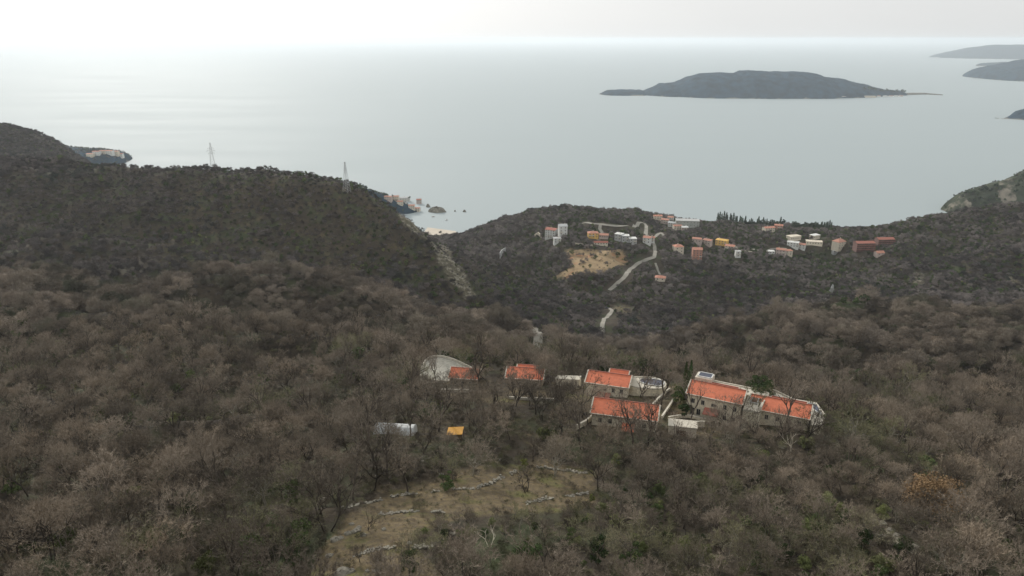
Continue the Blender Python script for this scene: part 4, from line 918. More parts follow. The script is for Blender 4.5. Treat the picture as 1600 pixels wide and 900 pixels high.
H('long low shed with a bright red roof above the cleared earth', 939, 384, 21, 6, 3, 0, rm=M_roof_red, wm=M_cream, rows=1, cols=5, rise=1.8, cat='shed', name='shed')
for i, (a, b) in enumerate(((965, 377), (977, 379), (989, 383))):
    H(['left', 'middle', 'right'][i]+' of three stepped grey concrete villas with flat pale roofs', a, b, 11, 11, 8.5-i*.5, -18, rm=M_white, wm=M_greyc, roof='flat', rows=2, cols=2, group=Vg)
H('white house with a pinkish red roof where the track bends into the village', 1010, 382, 12, 12, 8, -30, rm=M_roof_pale, rows=2, cols=2, group=Vg)
H('narrow white annex beside the bend of the track', 1019, 380, 7, 8, 6, -20, rm=M_roof_pale, rows=2, cols=1, group=Vg)
H('low orange roofed house alone in the wood below the bend', 1031, 440, 13, 9, 3, -28, rm=M_roof, wm=M_cream, rows=1, cols=2, roof='hip', rise=2.2, Y0=500, group=Vg)
H('tall cream house with an orange roof, left of the pair on the valley edge', 1061, 401, 14, 13, 13, -14, rm=M_roof, wm=M_cream, rows=3, cols=2, rise=3, roof='hip', group=Vg)
H('house with orange red balconies, right of the pair on the valley edge', 1089, 406, 14, 12, 13, -20, rm=M_roof, wm=M_roof_pale, rows=4, cols=3, rise=2.2, group=Vg)
H('low pinkish house behind the pair on the valley edge', 1088, 381, 15, 10, 6, -25, rm=M_roof_pale, wm=M_pinkgrey, rows=1, cols=3, group=Vg)
H('grey roofed pinkish house uphill of the yellow house', 1103, 383, 14, 11, 6, -25, rm=M_roof_pale, wm=M_pinkgrey, rows=2, cols=3, roof='hip', group=Vg)
H('bright yellow house with an ochre hipped roof', 1126, 384, 19, 12, 7, -15, rm=M_ochre, wm=M_ochre, roof='hip', rows=2, cols=4, group=Vg)
H('orange red roofed house just right of the bright yellow house', 1139, 392, 15, 11, 6, -18, rm=M_roof, wm=M_cream, rows=2, cols=3, group=Vg)
H('white block below the road right of the yellow house', 1153, 403, 8, 8, 8, -14, roof='flat', rm=M_greyc, rows=2, cols=1, group=Vg)
H('long grey concrete hall on the ridge above the bay', 1074, 356, 44, 18, 11, -8, roof='flat', rm=M_greyc, wm=mat('weathered_concrete', (.30, .31, .28), var=.2, scale=.3), rows=2, cols=7, name='concrete_hall', cat='hall', Y0=900)
for i, (a, b, w, lab, rm) in enumerate(((1012, 331, 15, 'small pale house at the tip of the ridge top earthwork', M_greyc), (1028, 344, 17, 'highest orange roofed house of the ridge lane', M_roof), (1038, 350, 15, 'pinkish roofed house second along the ridge lane', M_roof_pale), (1049, 355, 14, 'white house third along the ridge lane', M_tin), (1059, 360, 16, 'faded orange roofed house below the concrete hall', M_roof_pale), (1070, 362, 12, 'small white house at the foot of the concrete hall', M_white), (1047, 346, 11, 'light house tucked left of the concrete hall', M_roof_pale))):
    H(lab, a, b, w, 11, 6, -20+6*(i % 3), rm=rm, wm=(M_white, M_cream, M_pinkgrey)[i % 3], rows=2, cols=3, Y0=900, group=Vg)
H('long orange roofed house among the evergreens near the shore', 1203, 363, 20, 11, 6, -4, rm=M_roof, wm=M_cream, rows=2, cols=4, Y0=900, group=Vg)
H('orange roofed wing right of the long house among the evergreens', 1216, 360, 15, 10, 7, 4, rm=M_roof, wm=M_roof_pale, rows=2, cols=3, Y0=900, group=Vg)
H('beige house with wide terrace walls in the middle of the saddle', 1243, 377, 22, 12, 6, -4, roof='flat', rm=M_cream, wm=M_cream, rows=1, cols=5, Y0=900, group=Vg)
H('white house with a terrace, second row in the middle of the saddle', 1238, 388, 19, 11, 7, -12, roof='flat', rm=M_white, rows=2, cols=4, Y0=900, group=Vg)
H('white house with a pink roof at the end of the second row', 1252, 391, 11, 9, 7, -10, rm=M_roof_pale, rows=2, cols=2, Y0=900, group=Vg)
H('small cream house with a bright orange roof at the front of the saddle', 1232, 400, 13, 10, 6.5, -6, rm=M_roof, wm=M_cream, rows=2, cols=2, Y0=900, roof='hip', group=Vg)
H('pinkish grey house left of the bright orange roof at the front', 1219, 400, 14, 10, 8, -6, rm=M_roof_pale, wm=M_pinkgrey, rows=2, cols=3, Y0=900, group=Vg)
H('low white workshop left of the pinkish grey house', 1206, 398, 9, 8, 3, 0, roof='flat', rm=M_white, rows=1, cols=2, Y0=900, group=Vg)
H('broad pale terraced house with stone walls right of the saddle middle', 1272, 384, 26, 12, 4.5, 3, roof='flat', rm=M_cream, wm=M_stone, rows=1, cols=6, Y0=900, group=Vg)
H('whitish flat roofed house above the pale terraced one', 1276, 374, 15, 10, 5, 3, roof='flat', rm=M_white, wm=M_cream, rows=1, cols=4, Y0=900, group=Vg)
H('cream house with pointed gable and dark red roof edge', 1315, 390, 18, 14, 11, 8, rm=M_roof_pale, wm=M_cream, rows=3, cols=3, rise=4.5, roof='hip', Y0=900, group=Vg)
H('low building with a flat white roof below the pointed cream house', 1308, 396, 13, 8, 3, 0, roof='flat', rm=M_white, wm=M_greyc, rows=1, cols=3, Y0=900, group=Vg)
def hotel(label, px, py, w):
    o = H(label, px, py, w, 13, 9.5, 4, rm=M_roof_red, wm=M_redwall, rows=3, cols=8, rise=2.2, Y0=900, name='hotel_block', cat='hotel', group='dark red brick hotel blocks')
    for k in range(3): MB().box(-w/2, w/2, -1.6, -.16, k*3.1+.1, k*3.1+.45).build('balcony', M_roof_red, o)
    for k in range(9): MB().box(-w/2+k*(w-.4)/8, -w/2+k*(w-.4)/8+.4, -1.75, -.18, -3, 9.2).build('pier', M_redwall, o)
hotel('left of the two dark red brick hotel blocks with balconies', 1352, 391, 30); hotel('right of the two dark red brick hotel blocks, set higher', 1384, 385, 28)
H('small house with a tilted orange roof below the red hotel blocks', 1376, 400, 13, 9, 3, 24, rm=M_roof, wm=M_pinkgrey, rows=1, cols=2, rise=2.5, Y0=900, group=Vg)
walls('retaining_wall', 'grey concrete retaining wall alone on the slope left of the village', 'wall', [(781, 405), (784, 400), (790, 396)], 9, 1.0, M_greyc, coping=False, below=6)
walls('retaining_wall', 'beige retaining wall left of the tall white apartment house', 'wall', [(835, 371), (841, 367), (846, 372)], 4, 1.0, M_cream, coping=False)
walls('retaining_wall', 'long pale wall below the ochre walled house', 'wall', [(898, 383), (912, 384), (926, 386)], 2.2, .8, M_cream, coping=False)
walls('retaining_wall', 'pale wall along the road right of the yellow house', 'wall', [(1146, 387), (1160, 393), (1179, 396)], 2.2, .8, M_cream, coping=False)
# bay town on the left headland, houses of the tower peninsula
r = np.random.default_rng(31); LT = 'houses of the bay town behind the left hill'
for i, (px, py, w, h, rm, wm, lab) in enumerate([(606, 314, 18, 9, M_roof_pale, M_pinkgrey, 'faded house nearest the hill flank in the bay town'), (618, 314, 16, 10, M_roof_pale, M_cream, 'cream house under the pines of the bay town'), (630, 315, 18, 11, M_tin, M_white, 'tall white block at the end of the pines in the bay town'), (636, 318, 12, 8, M_greyc, M_white, 'white flat roofed house on the bay town shore'), (643, 327, 15, 8, M_roof, M_cream, 'orange roofed house on the rocky tip of the bay town'), (655, 322, 13, 8, M_roof_red, M_pinkgrey, 'red roofed house highest on the rocky tip'), (651, 330, 14, 6, M_roof_pale, M_cream, 'low pinkish house at the water on the rocky tip'), (625, 321, 14, 8, M_roof_pale, M_cream, 'pale house down by the bay behind the hill')]):
    x, y, z = town_at(px, py)
    H(lab, px, py, w, 11, h, -10+10*(i % 3), rm=rm, wm=wm, rows=2, cols=3, group=LT, pos=(x, y, max(2, z)), roof='gable' if rm is not M_greyc else 'flat')
for i, (px, py, w, h, rm) in enumerate([(140, 246, 22, 10, M_roof_pale), (150, 243, 24, 12, M_roof_red), (160, 241, 20, 10, M_roof_pale), (170, 242, 26, 12, M_roof), (180, 243, 20, 12, M_roof_pale), (188, 246, 16, 10, M_roof_red)]):
    x, y, z = tower_at(px, py); H('%s on the tower peninsula beyond the left ridge' % ['leftmost pale roofed house', 'large red roofed house', 'third house from the left', 'long orange roofed house', 'tall pale house', 'red roofed house at the right tip'][i], px, py, w, 14, h, -6+5*(i % 3), rm=rm, wm=(M_cream, M_white)[i % 2], rows=2, cols=3, group='houses on the tower peninsula', pos=(x, y, z))
# houses along the spit of the island and the jetty
for i, px in enumerate((1374, 1384, 1393, 1401, 1409)):
    x, y, z = at(px, 147.5, 5150); H('%s of the low pale beach houses on the island spit' % ['first', 'second', 'third', 'fourth', 'last'][i], px, 147, 26, 14, 6, 0, rm=M_white if i % 2 else M_roof_pale, rows=1, cols=3, group='beach houses on the island spit', pos=(x, y, 1.5))
a = atz(1416, 148, 1); b = atz(1445, 147.2, 1); c_ = atz(1473, 148.6, 1)
o = MB(); o.bar((a[0], a[1], 1), (b[0], b[1], 1), 26, 20); o.bar((b[0], b[1], 1.2), (c_[0], c_[1], 1.2), 18, 8); tag(o.build('sandbank', M_rock), kind='structure')
a = atz(1180, 153.6, 1); b = atz(1367, 151.6, 1); pts = [atz(q, 153.4-(q-1240)*.010+.3*math.sin(q/9), 1) for q in range(1240, 1372, 8)]
o = MB()
for p, q in zip(pts[:-1], pts[1:]): o.bar((p[0], p[1], 1), (q[0], q[1], 1), 22)
tag(o.build('beach', MATS['beach_sand']), kind='structure')
# rocky islets in the bay
def islet(label, px, py, L, D, h, seed, trees=False):
    x, y, _ = atz(px, py, 0); r = np.random.default_rng(seed); n, k = 28, 9; V = []
    for i in range(k):
        q = i/(k-1); 
        for j in range(n):
            a = 2*math.pi*j/n; rr = (1-q**2.2)**.5*(1+.35*vnoise(np.array([math.cos(a)*1.6+seed]), np.array([math.sin(a)*1.6+q*2]), seed)[0])
            V.append((L/2*rr*math.cos(a), D/2*rr*math.sin(a), -2+(h+2)*q*(1+.5*vnoise(np.array([math.cos(a)*2]), np.array([math.sin(a)*2+q]), seed+3)[0])))
    F = [(i*n+j, i*n+(j+1) % n, (i+1)*n+(j+1) % n, (i+1)*n+j) for i in range(k-1) for j in range(n)]; F.append(tuple((k-1)*n+j for j in range(n)))
    o = bpy.data.objects.new('islet', mesh_np('islet', V, F, mat('dark_sea_rock', (.15, .14, .11), var=.5, scale=.25, bump=.8))); link(o); o.location = (x, y, 0); tag(o, label, 'islet')
    return o
islet('largest rocky islet in the bay with a bushy top', 683, 331, 40, 22, 11, 3); islet('round rock between the largest islet and the town tip', 669, 323.5, 11, 9, 7, 4)
islet('tiny rock right of the largest islet', 711, 330.5, 4.5, 4, 3, 6); islet('small rock farthest right in the bay', 725.5, 331, 8, 6, 4.5, 8)
def boat(label, px, py, L, rot, m):
    x, y, _ = atz(px, py, 0); o = empty('motor_boat', (x, y, 0), R(rot)); tag(o, label, 'boat'); k = MB(); w = L*.28
    ring = [(-L/2, -w/2), (L*.25, -w/2), (L/2, 0), (L*.25, w/2), (-L/2, w/2)]
    k.prism([(a*.85, b*.7) for a, b in ring], -.4, .1); k.prism(ring, .1, .9); k.build('hull', m, o)
    k = MB(); k.box(-L*.2, L*.15, -w*.33, w*.33, .9, 2.0); k.build('cabin', M_white, o)
boat('small dark boat lying in front of the largest islet', 677, 339, 7, 10, M_frame); boat('little boat nearest the beach, bow towards the shore', 698, 344, 9, 70, M_greyc)
# ------------------------------------------------------------------ power pylons
def pylon(label, px, py, Ht, rot=0, Y0=300, pos=None, arms=((.98, 0), (.80, 3.2), (.71, 4.2), (.62, 3.2))):
    x, y, z = pos or hit(px, py, Y0); o = empty('power_pylon', (x, y, z), R(rot)); tag(o, label, 'pylon'); m = M_steel
    hw = lambda q: 2.6*(1-q)**1.1+.35; t = .17; lv = [i/11 for i in range(12)]
    for sx, sy in ((-1, -1), (1, -1), (1, 1), (-1, 1)):
        k = MB()
        for a, b in zip(lv[:-1], lv[1:]): k.bar((sx*hw(a), sy*hw(a), a*Ht-(1 if a == 0 else 0)), (sx*hw(b), sy*hw(b), b*Ht), t, t)
        k.build('leg', m, o)
    k = MB()
    for a, b in zip(lv[:-1], lv[1:]):
        A_, B_ = hw(a), hw(b)
        for (p, q) in (((-1, -1), (1, -1)), ((1, -1), (1, 1)), ((1, 1), (-1, 1)), ((-1, 1), (-1, -1))):
            k.bar((p[0]*A_, p[1]*A_, a*Ht), (q[0]*B_, q[1]*B_, b*Ht), .08); k.bar((q[0]*A_, q[1]*A_, a*Ht), (p[0]*B_, p[1]*B_, b*Ht), .08)
    k.build('lattice', m, o)
    for q, L in arms[1:]:
        for s in (-1, 1):
            k = MB(); k.bar((0, -.35, q*Ht), (s*L, 0, q*Ht+.1), .24, .14); k.bar((0, .35, q*Ht), (s*L, 0, q*Ht+.1), .24, .14); k.bar((0, 0, q*Ht+1.3), (s*L, 0, q*Ht+.15), .18); ao = k.build('cross_arm', m, o)
            k = MB(); k.bar((s*L, 0, q*Ht+.1), (s*L, 0, q*Ht-1.3), .16); k.build('insulator', M_greyc, ao)
pylon('tall lattice power pylon standing on the left ridge against the sea', 333, 262, 30, 15, pos=(*at(333, 262, 800)[:2], float(Z(*at(333, 262, 800)[:2]))-1))
x_, y_, _ = hit(542, 300, 400); pylon('thin power pylon on the flank of the left hill', 542, 300, 30, 70, 400, arms=((.98, 0), (.84, 1.6), (.76, 1.6), (.68, 1.6)), pos=(x_, y_, float(Z(x_, y_))))
pylon('pale power pylon in the wooded valley right of the centre', 1299, 459, 13*1.0, 40, 400)
# cars on the tracks
def car(label, px, py, rot, m, Y0=400):
    x, y, z = hit(px, py, Y0); o = empty('parked_car', (x, y, z+.35), R(rot)); tag(o, label, 'car')
    k = MB(); k.box(-2.1, 2.1, -.88, .88, .3, .95); k.prism([(-1.5, -.8), (1.1, -.8), (1.1, .8), (-1.5, .8)], .95, 1.02); b = k.build('body', m, o)
    k = MB(); n = 0; k.V = [(-1.7, -.8, .96), (1.3, -.8, .96), (1.3, .8, .96), (-1.7, .8, .96), (-1.2, -.65, 1.5), (.6, -.65, 1.5), (.6, .65, 1.5), (-1.2, .65, 1.5)]; k.F = [(3, 2, 1, 0), (4, 5, 6, 7), (0, 1, 5, 4), (1, 2, 6, 5), (2, 3, 7, 6), (3, 0, 4, 7)]; k.build('cabin', M_dark, o)
    for a in (-1.3, 1.3):
        for s in (-.86, .86):
            k = MB(); k.prism([(a+.34*math.cos(q*math.pi/4), 0) for q in range(8)], 0, 0) if False else None
            k.V = [(a+.34*math.cos(q*math.pi/4), s-.1, .34+.34*math.sin(q*math.pi/4)) for q in range(8)]+[(a+.34*math.cos(q*math.pi/4), s+.1, .34+.34*math.sin(q*math.pi/4)) for q in range(8)]
            k.F = [tuple(range(8)), tuple(range(15, 7, -1))]+[(q, 8+q, 8+(q+1) % 8, (q+1) % 8) for q in range(8)]; k.build('wheel', M_dark, o)
car('dark car parked where the track widens beside the small meadow', 948, 482.5, 10, mat('car_paint_dark', (.03, .032, .036), rough=.35, spec=.5, var=.05))
# ------------------------------------------------------------------ where the wood grows
def free(x, y, m=0.0):
    """True where a plant may stand"""
    ok = Z(x, y) > 2.0
    ok &= ~trackmask(x, y, 1.6+np.clip((y-450)/300, 0, 1)*4.5)
    for q in (7, 14, 21, 28, 35, 43): ok &= ~(trackmask(x, y+q, 1.5) & (y > 300) & (y < 800))
    for P in FOOT:
        P = np.array(P); ok &= ~((x > P[:, 0].min()-.5) & (x < P[:, 0].max()+.5) & (y > P[:, 1].min()-.5) & (y < P[:, 1].max()+.5) & inpoly(x, y, P))
    return ok
def scatter(y0, y1, sp, umax=.86):
    """jittered grid; sp: spacing"""
    xs = np.arange(-umax*(y1+60), umax*(y1+60), sp); ys = np.arange(y0, y1, sp*.87); X, Y = np.meshgrid(xs, ys)
    X = X+(np.arange(len(ys)) % 2)[:, None]*sp/2; X = (X+rng.uniform(-.42, .42, X.shape)*sp).ravel(); Y = (Y+rng.uniform(-.42, .42, Y.shape)*sp).ravel()
    k = np.abs(X) < umax*(Y+60); return X[k], Y[k]
open_near = [glade, yardP, yardQ, bareF, bareG]
# distant kinds for the wood as one mass
FC = bpy.data.collections.new('wood_kinds')
def src(name, me):
    o = bpy.data.objects.new(name, me); FC.objects.link(o); return o
VI = {}; VN = []
def reg(key, me):
    VI[key] = len(VN); VN.append(key); src('kind_%03d_%s' % (len(VN), key), me)
for i in range(7):
    tr, cr, mt, mc = KIND['bare%d' % i][2:]; reg('near%d' % i, two_mat_mesh('near', tr, cr, PM[mt], PM[mc]))
for i in range(2):
    tr, cr, mt, mc = KIND['tall%d' % i][2:]; reg('tall%d' % i, two_mat_mesh('tall', tr, cr, PM[mt], PM[mc]))
rr_ = np.random.default_rng(77)
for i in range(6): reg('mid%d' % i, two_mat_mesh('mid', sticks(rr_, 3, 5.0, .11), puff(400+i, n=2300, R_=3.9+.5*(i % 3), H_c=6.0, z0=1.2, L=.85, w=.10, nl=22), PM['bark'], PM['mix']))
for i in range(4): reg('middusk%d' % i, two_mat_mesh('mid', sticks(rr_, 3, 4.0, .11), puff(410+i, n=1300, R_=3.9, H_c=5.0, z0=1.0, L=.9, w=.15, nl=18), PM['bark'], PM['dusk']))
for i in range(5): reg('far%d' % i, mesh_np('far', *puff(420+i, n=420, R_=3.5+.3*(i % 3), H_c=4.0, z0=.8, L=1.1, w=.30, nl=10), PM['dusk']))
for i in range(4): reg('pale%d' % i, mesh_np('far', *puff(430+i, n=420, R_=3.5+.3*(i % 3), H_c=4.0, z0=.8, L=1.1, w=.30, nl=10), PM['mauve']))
for i in range(3): reg('green%d' % i, mesh_np('green', *tri_quads(leafy(440+i, n=480, R_=2.7, H_c=4.4, z0=.3, nl=12, s=.30)), PM['green']))
for i in range(2): reg('olive%d' % i, mesh_np('olive', *tri_quads(leafy(450+i, n=420, R_=2.3, H_c=3.2, z0=.2, nl=12, s=.26)), PM['olive']))
for i in range(3): reg('brush%d' % i, mesh_np('brush', *puff(460+i, n=420, R_=1.9, H_c=1.6, z0=.1, L=.75, w=.055, nl=10), PM[('brush', 'brush', 'moss')[i]]))
for i in range(2): reg('farbush%d' % i, mesh_np('farbush', *puff(470+i, n=90, R_=2.0, H_c=1.6, z0=.1, L=.9, w=.2, nl=6), PM['dusk']))
for i in range(2): reg('tuft%d' % i, mesh_np('tuft', *puff(480+i, n=90, R_=.8, H_c=.5, z0=.0, L=.4, w=.035, nl=5), PM[('rust', 'moss')[i]]))
def mass(name, X, Y, K_, S_, zoff=None, label=None, Zv=None):
    """many plants nobody could count, as one object"""
    n = len(X); Zv = Z(X, Y) if Zv is None else Zv
    me = bpy.data.meshes.new(name); me.vertices.add(n); me.vertices.foreach_set('co', np.stack([X, Y, Zv], 1).astype(np.float32).ravel())
    a = me.attributes.new('which', 'INT', 'POINT'); a.data.foreach_set('value', K_.astype(np.int32))
    a = me.attributes.new('turn', 'FLOAT_VECTOR', 'POINT'); a.data.foreach_set('vector', np.stack([rng.normal(0, .06, n), rng.normal(0, .06, n), rng.uniform(0, 6.28, n)], 1).astype(np.float32).ravel())
    a = me.attributes.new('size', 'FLOAT_VECTOR', 'POINT'); a.data.foreach_set('vector', np.stack([S_*rng.uniform(.9, 1.1, n), S_*rng.uniform(.9, 1.1, n), S_*rng.uniform(.8, 1.15, n)], 1).astype(np.float32).ravel())
    o = link(bpy.data.objects.new(name, me)); g = bpy.data.node_groups.new(name, 'GeometryNodeTree')
    g.interface.new_socket('Geometry', in_out='INPUT', socket_type='NodeSocketGeometry'); g.interface.new_socket('Geometry', in_out='OUTPUT', socket_type='NodeSocketGeometry')
    gi = g.nodes.new('NodeGroupInput'); go = g.nodes.new('NodeGroupOutput'); ip = g.nodes.new('GeometryNodeInstanceOnPoints'); ci = g.nodes.new('GeometryNodeCollectionInfo')
    ci.inputs['Collection'].default_value = FC; ci.inputs['Separate Children'].default_value = True; ci.inputs['Reset Children'].default_value = True
    def na(k, ty):
        q = g.nodes.new('GeometryNodeInputNamedAttribute'); q.data_type = ty; q.inputs['Name'].default_value = k; return [s for s in q.outputs if s.enabled and s.name == 'Attribute'][0]
    er = g.nodes.new('FunctionNodeEulerToRotation'); g.links.new(na('turn', 'FLOAT_VECTOR'), er.inputs[0])
    g.links.new(gi.outputs[0], ip.inputs['Points']); g.links.new(ci.outputs[0], ip.inputs['Instance']); ip.inputs['Pick Instance'].default_value = True
    g.links.new(na('which', 'INT'), ip.inputs['Instance Index']); g.links.new(er.outputs[0], ip.inputs['Rotation']); g.links.new(na('size', 'FLOAT_VECTOR'), ip.inputs['Scale'])
    g.links.new(ip.outputs[0], go.inputs[0]); md = o.modifiers.new('plants', 'NODES'); md.node_group = g
    tag(o, label, None, None, 'stuff'); return o
def pick(keys, n, p=None): return rng.choice([VI[k] for k in keys], n, p=p)
# ---------------- named plants, each where the photo shows it: (kind, px, py of the foot, height scale, label, category)
SPECIAL = [
 ('fork0', 512, 832, 1.25, 'dark trunked tree forking low beside the left edge of the glade', 'tree'),
 ('fork1', 530, 793, 1.0, 'leaning forked tree at the left end of the long dry stone wall', 'tree'),
 ('fork1', 573, 830, .55, 'small slanting bare tree alone in the dry grass of the glade', 'tree'),
 ('tall0', 637, 772, 1.05, 'upright dark tree at the middle of the long dry stone wall', 'tree'),
 ('ivy0', 697, 765, .9, 'stout ivy grown tree on the upper edge of the glade', 'tree'),
 ('tall1', 603, 747, 1.15, 'straight slender tree at the upper left of the glade', 'tree'),
 ('tall2', 583, 735, 1.1, 'slim dark trunk just left of the straight slender tree', 'tree'),
 ('tall0', 590, 750, .7, 'thin young tree between the slim trunks left of the glade', 'tree'),
 ('lime0', 820, 742, 1.0, 'yellow green leafed tree above the right part of the glade', 'tree'),
 ('fork0', 822, 770, .7, 'dark thick stump like tree below the yellow green one', 'tree'),
 ('dead0', 320, 875, .8, 'bleached white bare tree near the lower left corner', 'tree'),
 ('dead1', 1238, 712, .9, 'pale bleached bare tree below the farthest right villa', 'tree'),
 ('dead0', 765, 855, .6, 'greyish forked dead tree at the right of the lower glade', 'tree'),
 ('russet0', 1452, 812, 1.25, 'large oak that keeps its russet leaves at the lower right', 'tree'),
 ('olive1', 1190, 722, .9, 'bright olive bush left below the pale bleached tree', 'bush'),
 ('olive0', 1290, 795, 1.1, 'yellowish green bush on the spine of the lower right slope', 'bush'),
 ('olive1', 1262, 800, 1.1, 'greenish bush left of the yellowish one on the lower right spine', 'bush'),
 ('olive0', 1310, 805, .8, 'small green bush at the top end of the bare rock strip', 'bush'),
 ('ever0', 1408, 868, .8, 'dark round evergreen bush beside the bare rock strip', 'bush'),
 ('ivy1', 397, 890, 1.3, 'tall ivy covered tree with bright green leaves at the lower left', 'tree'),
 ('ivy2', 462, 885, 1.1, 'leaning ivy covered tree at the left foot of the glade', 'tree'),
 ('ivy0', 20, 775, 1.0, 'ivy green tree at the left border of the photo', 'tree'),
 ('ivy1', 640, 900, .9, 'ivy green bush tree at the bottom of the glade', 'tree'),
 ('ever1', 825, 890, 1.2, 'dark evergreen clump left of the bottom centre', 'tree'),
 ('ivy2', 935, 880, 1.0, 'upright green tree right of the dark clump at the bottom', 'tree'),
 ('ivy0', 985, 895, 1.1, 'dark green tree at the bottom centre of the photo', 'tree'),
 ('ever2', 1028, 775, .8, 'dark evergreen in the scrub right of the glade', 'tree'),
 ('ever0', 960, 750, .6, 'small evergreen at the upper right corner of the glade', 'bush'),
 ('ever1', 1295, 750, .8, 'dark evergreen in the wood below the farthest right villa', 'tree'),
 ('lime0', 925, 790, .6, 'light green sapling at the right edge of the glade', 'tree'),
 ('ivy1', 1365, 655, .9, 'slender dark evergreen right of the villa row', 'tree'),
 ('cypress0', 1068, 627, 1.5, 'dark evergreen hedge tree between the oval pool and the villa with five windows', 'tree'),
 ('cypress0', 1076, 618, 1.4, 'second dark conifer behind the hedge tree at the villa corner', 'tree'),
 ('ever2', 1062, 630, 1.3, 'green bush at the foot of the hedge trees by the villa', 'bush'),
 ('ivy0', 948, 586, 1.35, 'leftmost dark ivy tree in the row behind the upper middle villa', 'tree'),
 ('ivy1', 963, 586, 1.35, 'second dark ivy tree in the row behind the upper middle villa', 'tree'),
 ('ever2', 978, 586, 1.9, 'broad evergreen in the row behind the upper middle villa', 'tree'),
 ('ever0', 993, 586, 1.9, 'round evergreen in the row behind the oval pool', 'tree'),
 ('ivy2', 1006, 586, 1.35, 'upright ivy tree in the row behind the oval pool', 'tree'),
 ('ivy0', 1019, 586, 1.4, 'rightmost tall ivy tree behind the oval pool', 'tree'),
 ('ever1', 1040, 592, 1.2, 'low evergreen right of the tree row behind the pool', 'bush'),
 ('ever2', 1230, 598, .9, 'dark bush behind the back terrace of the farthest right villa', 'bush'),
 ('ever0', 1290, 670, .9, 'dense green bush at the right end of the villa row', 'bush'),
 ('ever1', 1303, 680, .8, 'low dark bush on the slope right of the villas', 'bush'),
 ('tall2', 989, 694, 1.25, 'left of the two tall dark forked trees before the broad lower roof', 'tree'),
 ('tall1', 1012, 699, 1.3, 'right of the two tall dark forked trees before the broad lower roof', 'tree'),
 ('bare0', 700, 618, 1.1, 'fine twigged tree just before the weathered roof, right of the terrace', 'tree'),
 ('bare2', 668, 620, 1.0, 'bare tree at the left corner of the round terrace', 'tree'),
 ('bare1', 735, 640, 1.1, 'spreading bare tree between weathered roof and lone villa', 'tree'),
 ('tall1', 862, 650, .9, 'slender tree between the lone left villa and the pale block', 'tree'),
 ('bare2', 918, 664, 1.0, 'bare tree at the left corner of the broad lower roof', 'tree'),
 ('bare0', 955, 692, 1.1, 'bare tree before the left half of the broad lower roof', 'tree'),
 ('bare0', 1110, 697, 1.0, 'bare tree before the door of the villa with five windows', 'tree'),
 ('bare1', 1145, 700, 1.1, 'spreading bare tree between the two right villas, in front', 'tree'),
 ('bare2', 1185, 692, .9, 'bare tree before the left half of the farthest right villa', 'tree'),
 ('bare0', 1222, 692, 1.0, 'bare tree before the right half of the farthest right villa', 'tree'),
 ('fork0', 1258, 690, .7, 'dark forked bare tree at the right end wall of the last villa', 'tree'),
 ('fork1', 1046, 692, 1.0, 'dark spreading tree beside the stone garage', 'tree'),
 ('tall0', 719, 632, .9, 'dark bare tree in front of the weathered roof on the left', 'tree'),
 ('tall1', 690, 655, 1.0, 'tall bare tree left below the weathered roof', 'tree'),
 ('tall2', 765, 655, 1.05, 'tall bare tree between the left villas', 'tree'),
 ('fork0', 745, 690, 1.0, 'dark tree with many limbs right of the orange hut', 'tree'),
 ('fork1', 790, 676, 1.0, 'spreading dark tree below the lone left villa', 'tree'),
 ('tall0', 805, 650, 1.0, 'slender tree before the left half of the lone left villa', 'tree'),
 ('tall2', 837, 648, .95, 'slender tree before the right half of the lone left villa', 'tree'),
 ('fork0', 672, 685, .95, 'low dark tree left of the orange hut', 'tree'),
 ('tall1', 640, 690, .9, 'thin tree at the right end of the greenhouse', 'tree'),
 ('bare0', 880, 660, .9, 'leafless tree below the pale flat topped block', 'tree'),
 ('tall0', 905, 690, .95, 'dark trunk left before the broad lower roof', 'tree'),
 ('bare2', 600, 700, .9, 'leafless tree in front of the greenhouse', 'tree'),
]
SX = []
for k_, px, py, s, lab, ct in SPECIAL:
    x, y, z = hit(px, py, 60); SX.append((x, y))
    put(k_, x, y, s*rng.uniform(.96, 1.04), rng.uniform(0, 6.28), {'ivy': 'ivy_clad_tree', 'ever': 'evergreen_tree', 'olive': 'olive_green_bush', 'lime': 'light_green_tree', 'cypress': 'conifer', 'russet': 'russet_oak', 'dead': 'dead_tree', 'brush': 'shrub'}.get(k_.rstrip('0123456789'), 'bare_tree') if ct == 'tree' else 'evergreen_bush', lab, ct, None)
for u, v, s_, lab in ((1.0, 12.2, 1.75, 'dark round evergreen between the two right villas'), (3.4, 16.0, 1.2, 'smaller evergreen crown behind the round one between the right villas')):
    x, y = locD(u, v); SX.append((x, y)); put('ever0' if u < 2 else 'ever1', x, y, s_, 1.0, 'evergreen_tree', lab, 'tree', None, zoff=max(0, od[2]-2.6-float(Z(x, y))))
SX = np.array(SX)
def clear_of(X, Y, r):
    d = np.full(len(X), 1e9)
    for a, b in SX: d = np.minimum(d, np.hypot(X-a, Y-b))
    return d > r
# ---------------- near wood: individuals first
X, Y = scatter(62, 340, 6.9)
X2, Y2 = scatter(62, 185, 4.2); lowz = G([(640, 850), (700, 815), (820, 805), (935, 800), (960, 840), (900, 920), (640, 920)])
def scrubz(X, Y):
    a, b, _ = proj(X, Y, Z(X, Y)); return ((a > 940) & (a < 1420+(b-700)*.2) & (b > 705) & (a > 940+np.clip(760-b, 0, 60)*2)) | inpoly(X, Y, lowz)
k1 = ~scrubz(X, Y); k2 = scrubz(X2, Y2); X, Y = np.r_[X[k1], X2[k2]], np.r_[Y[k1], Y2[k2]]
ok = free(X, Y) & clear_of(X, Y, 3.6)
k = np.ones(len(X), bool)
for P in (glade, bareG): k &= ~inpoly(X, Y, P)
k &= ~(inpoly(X, Y, yardP) & (rng.random(len(X)) < np.where(Y < 200, .45, .75))); k &= ~(inpoly(X, Y, yardQ) & (rng.random(len(X)) < .3))
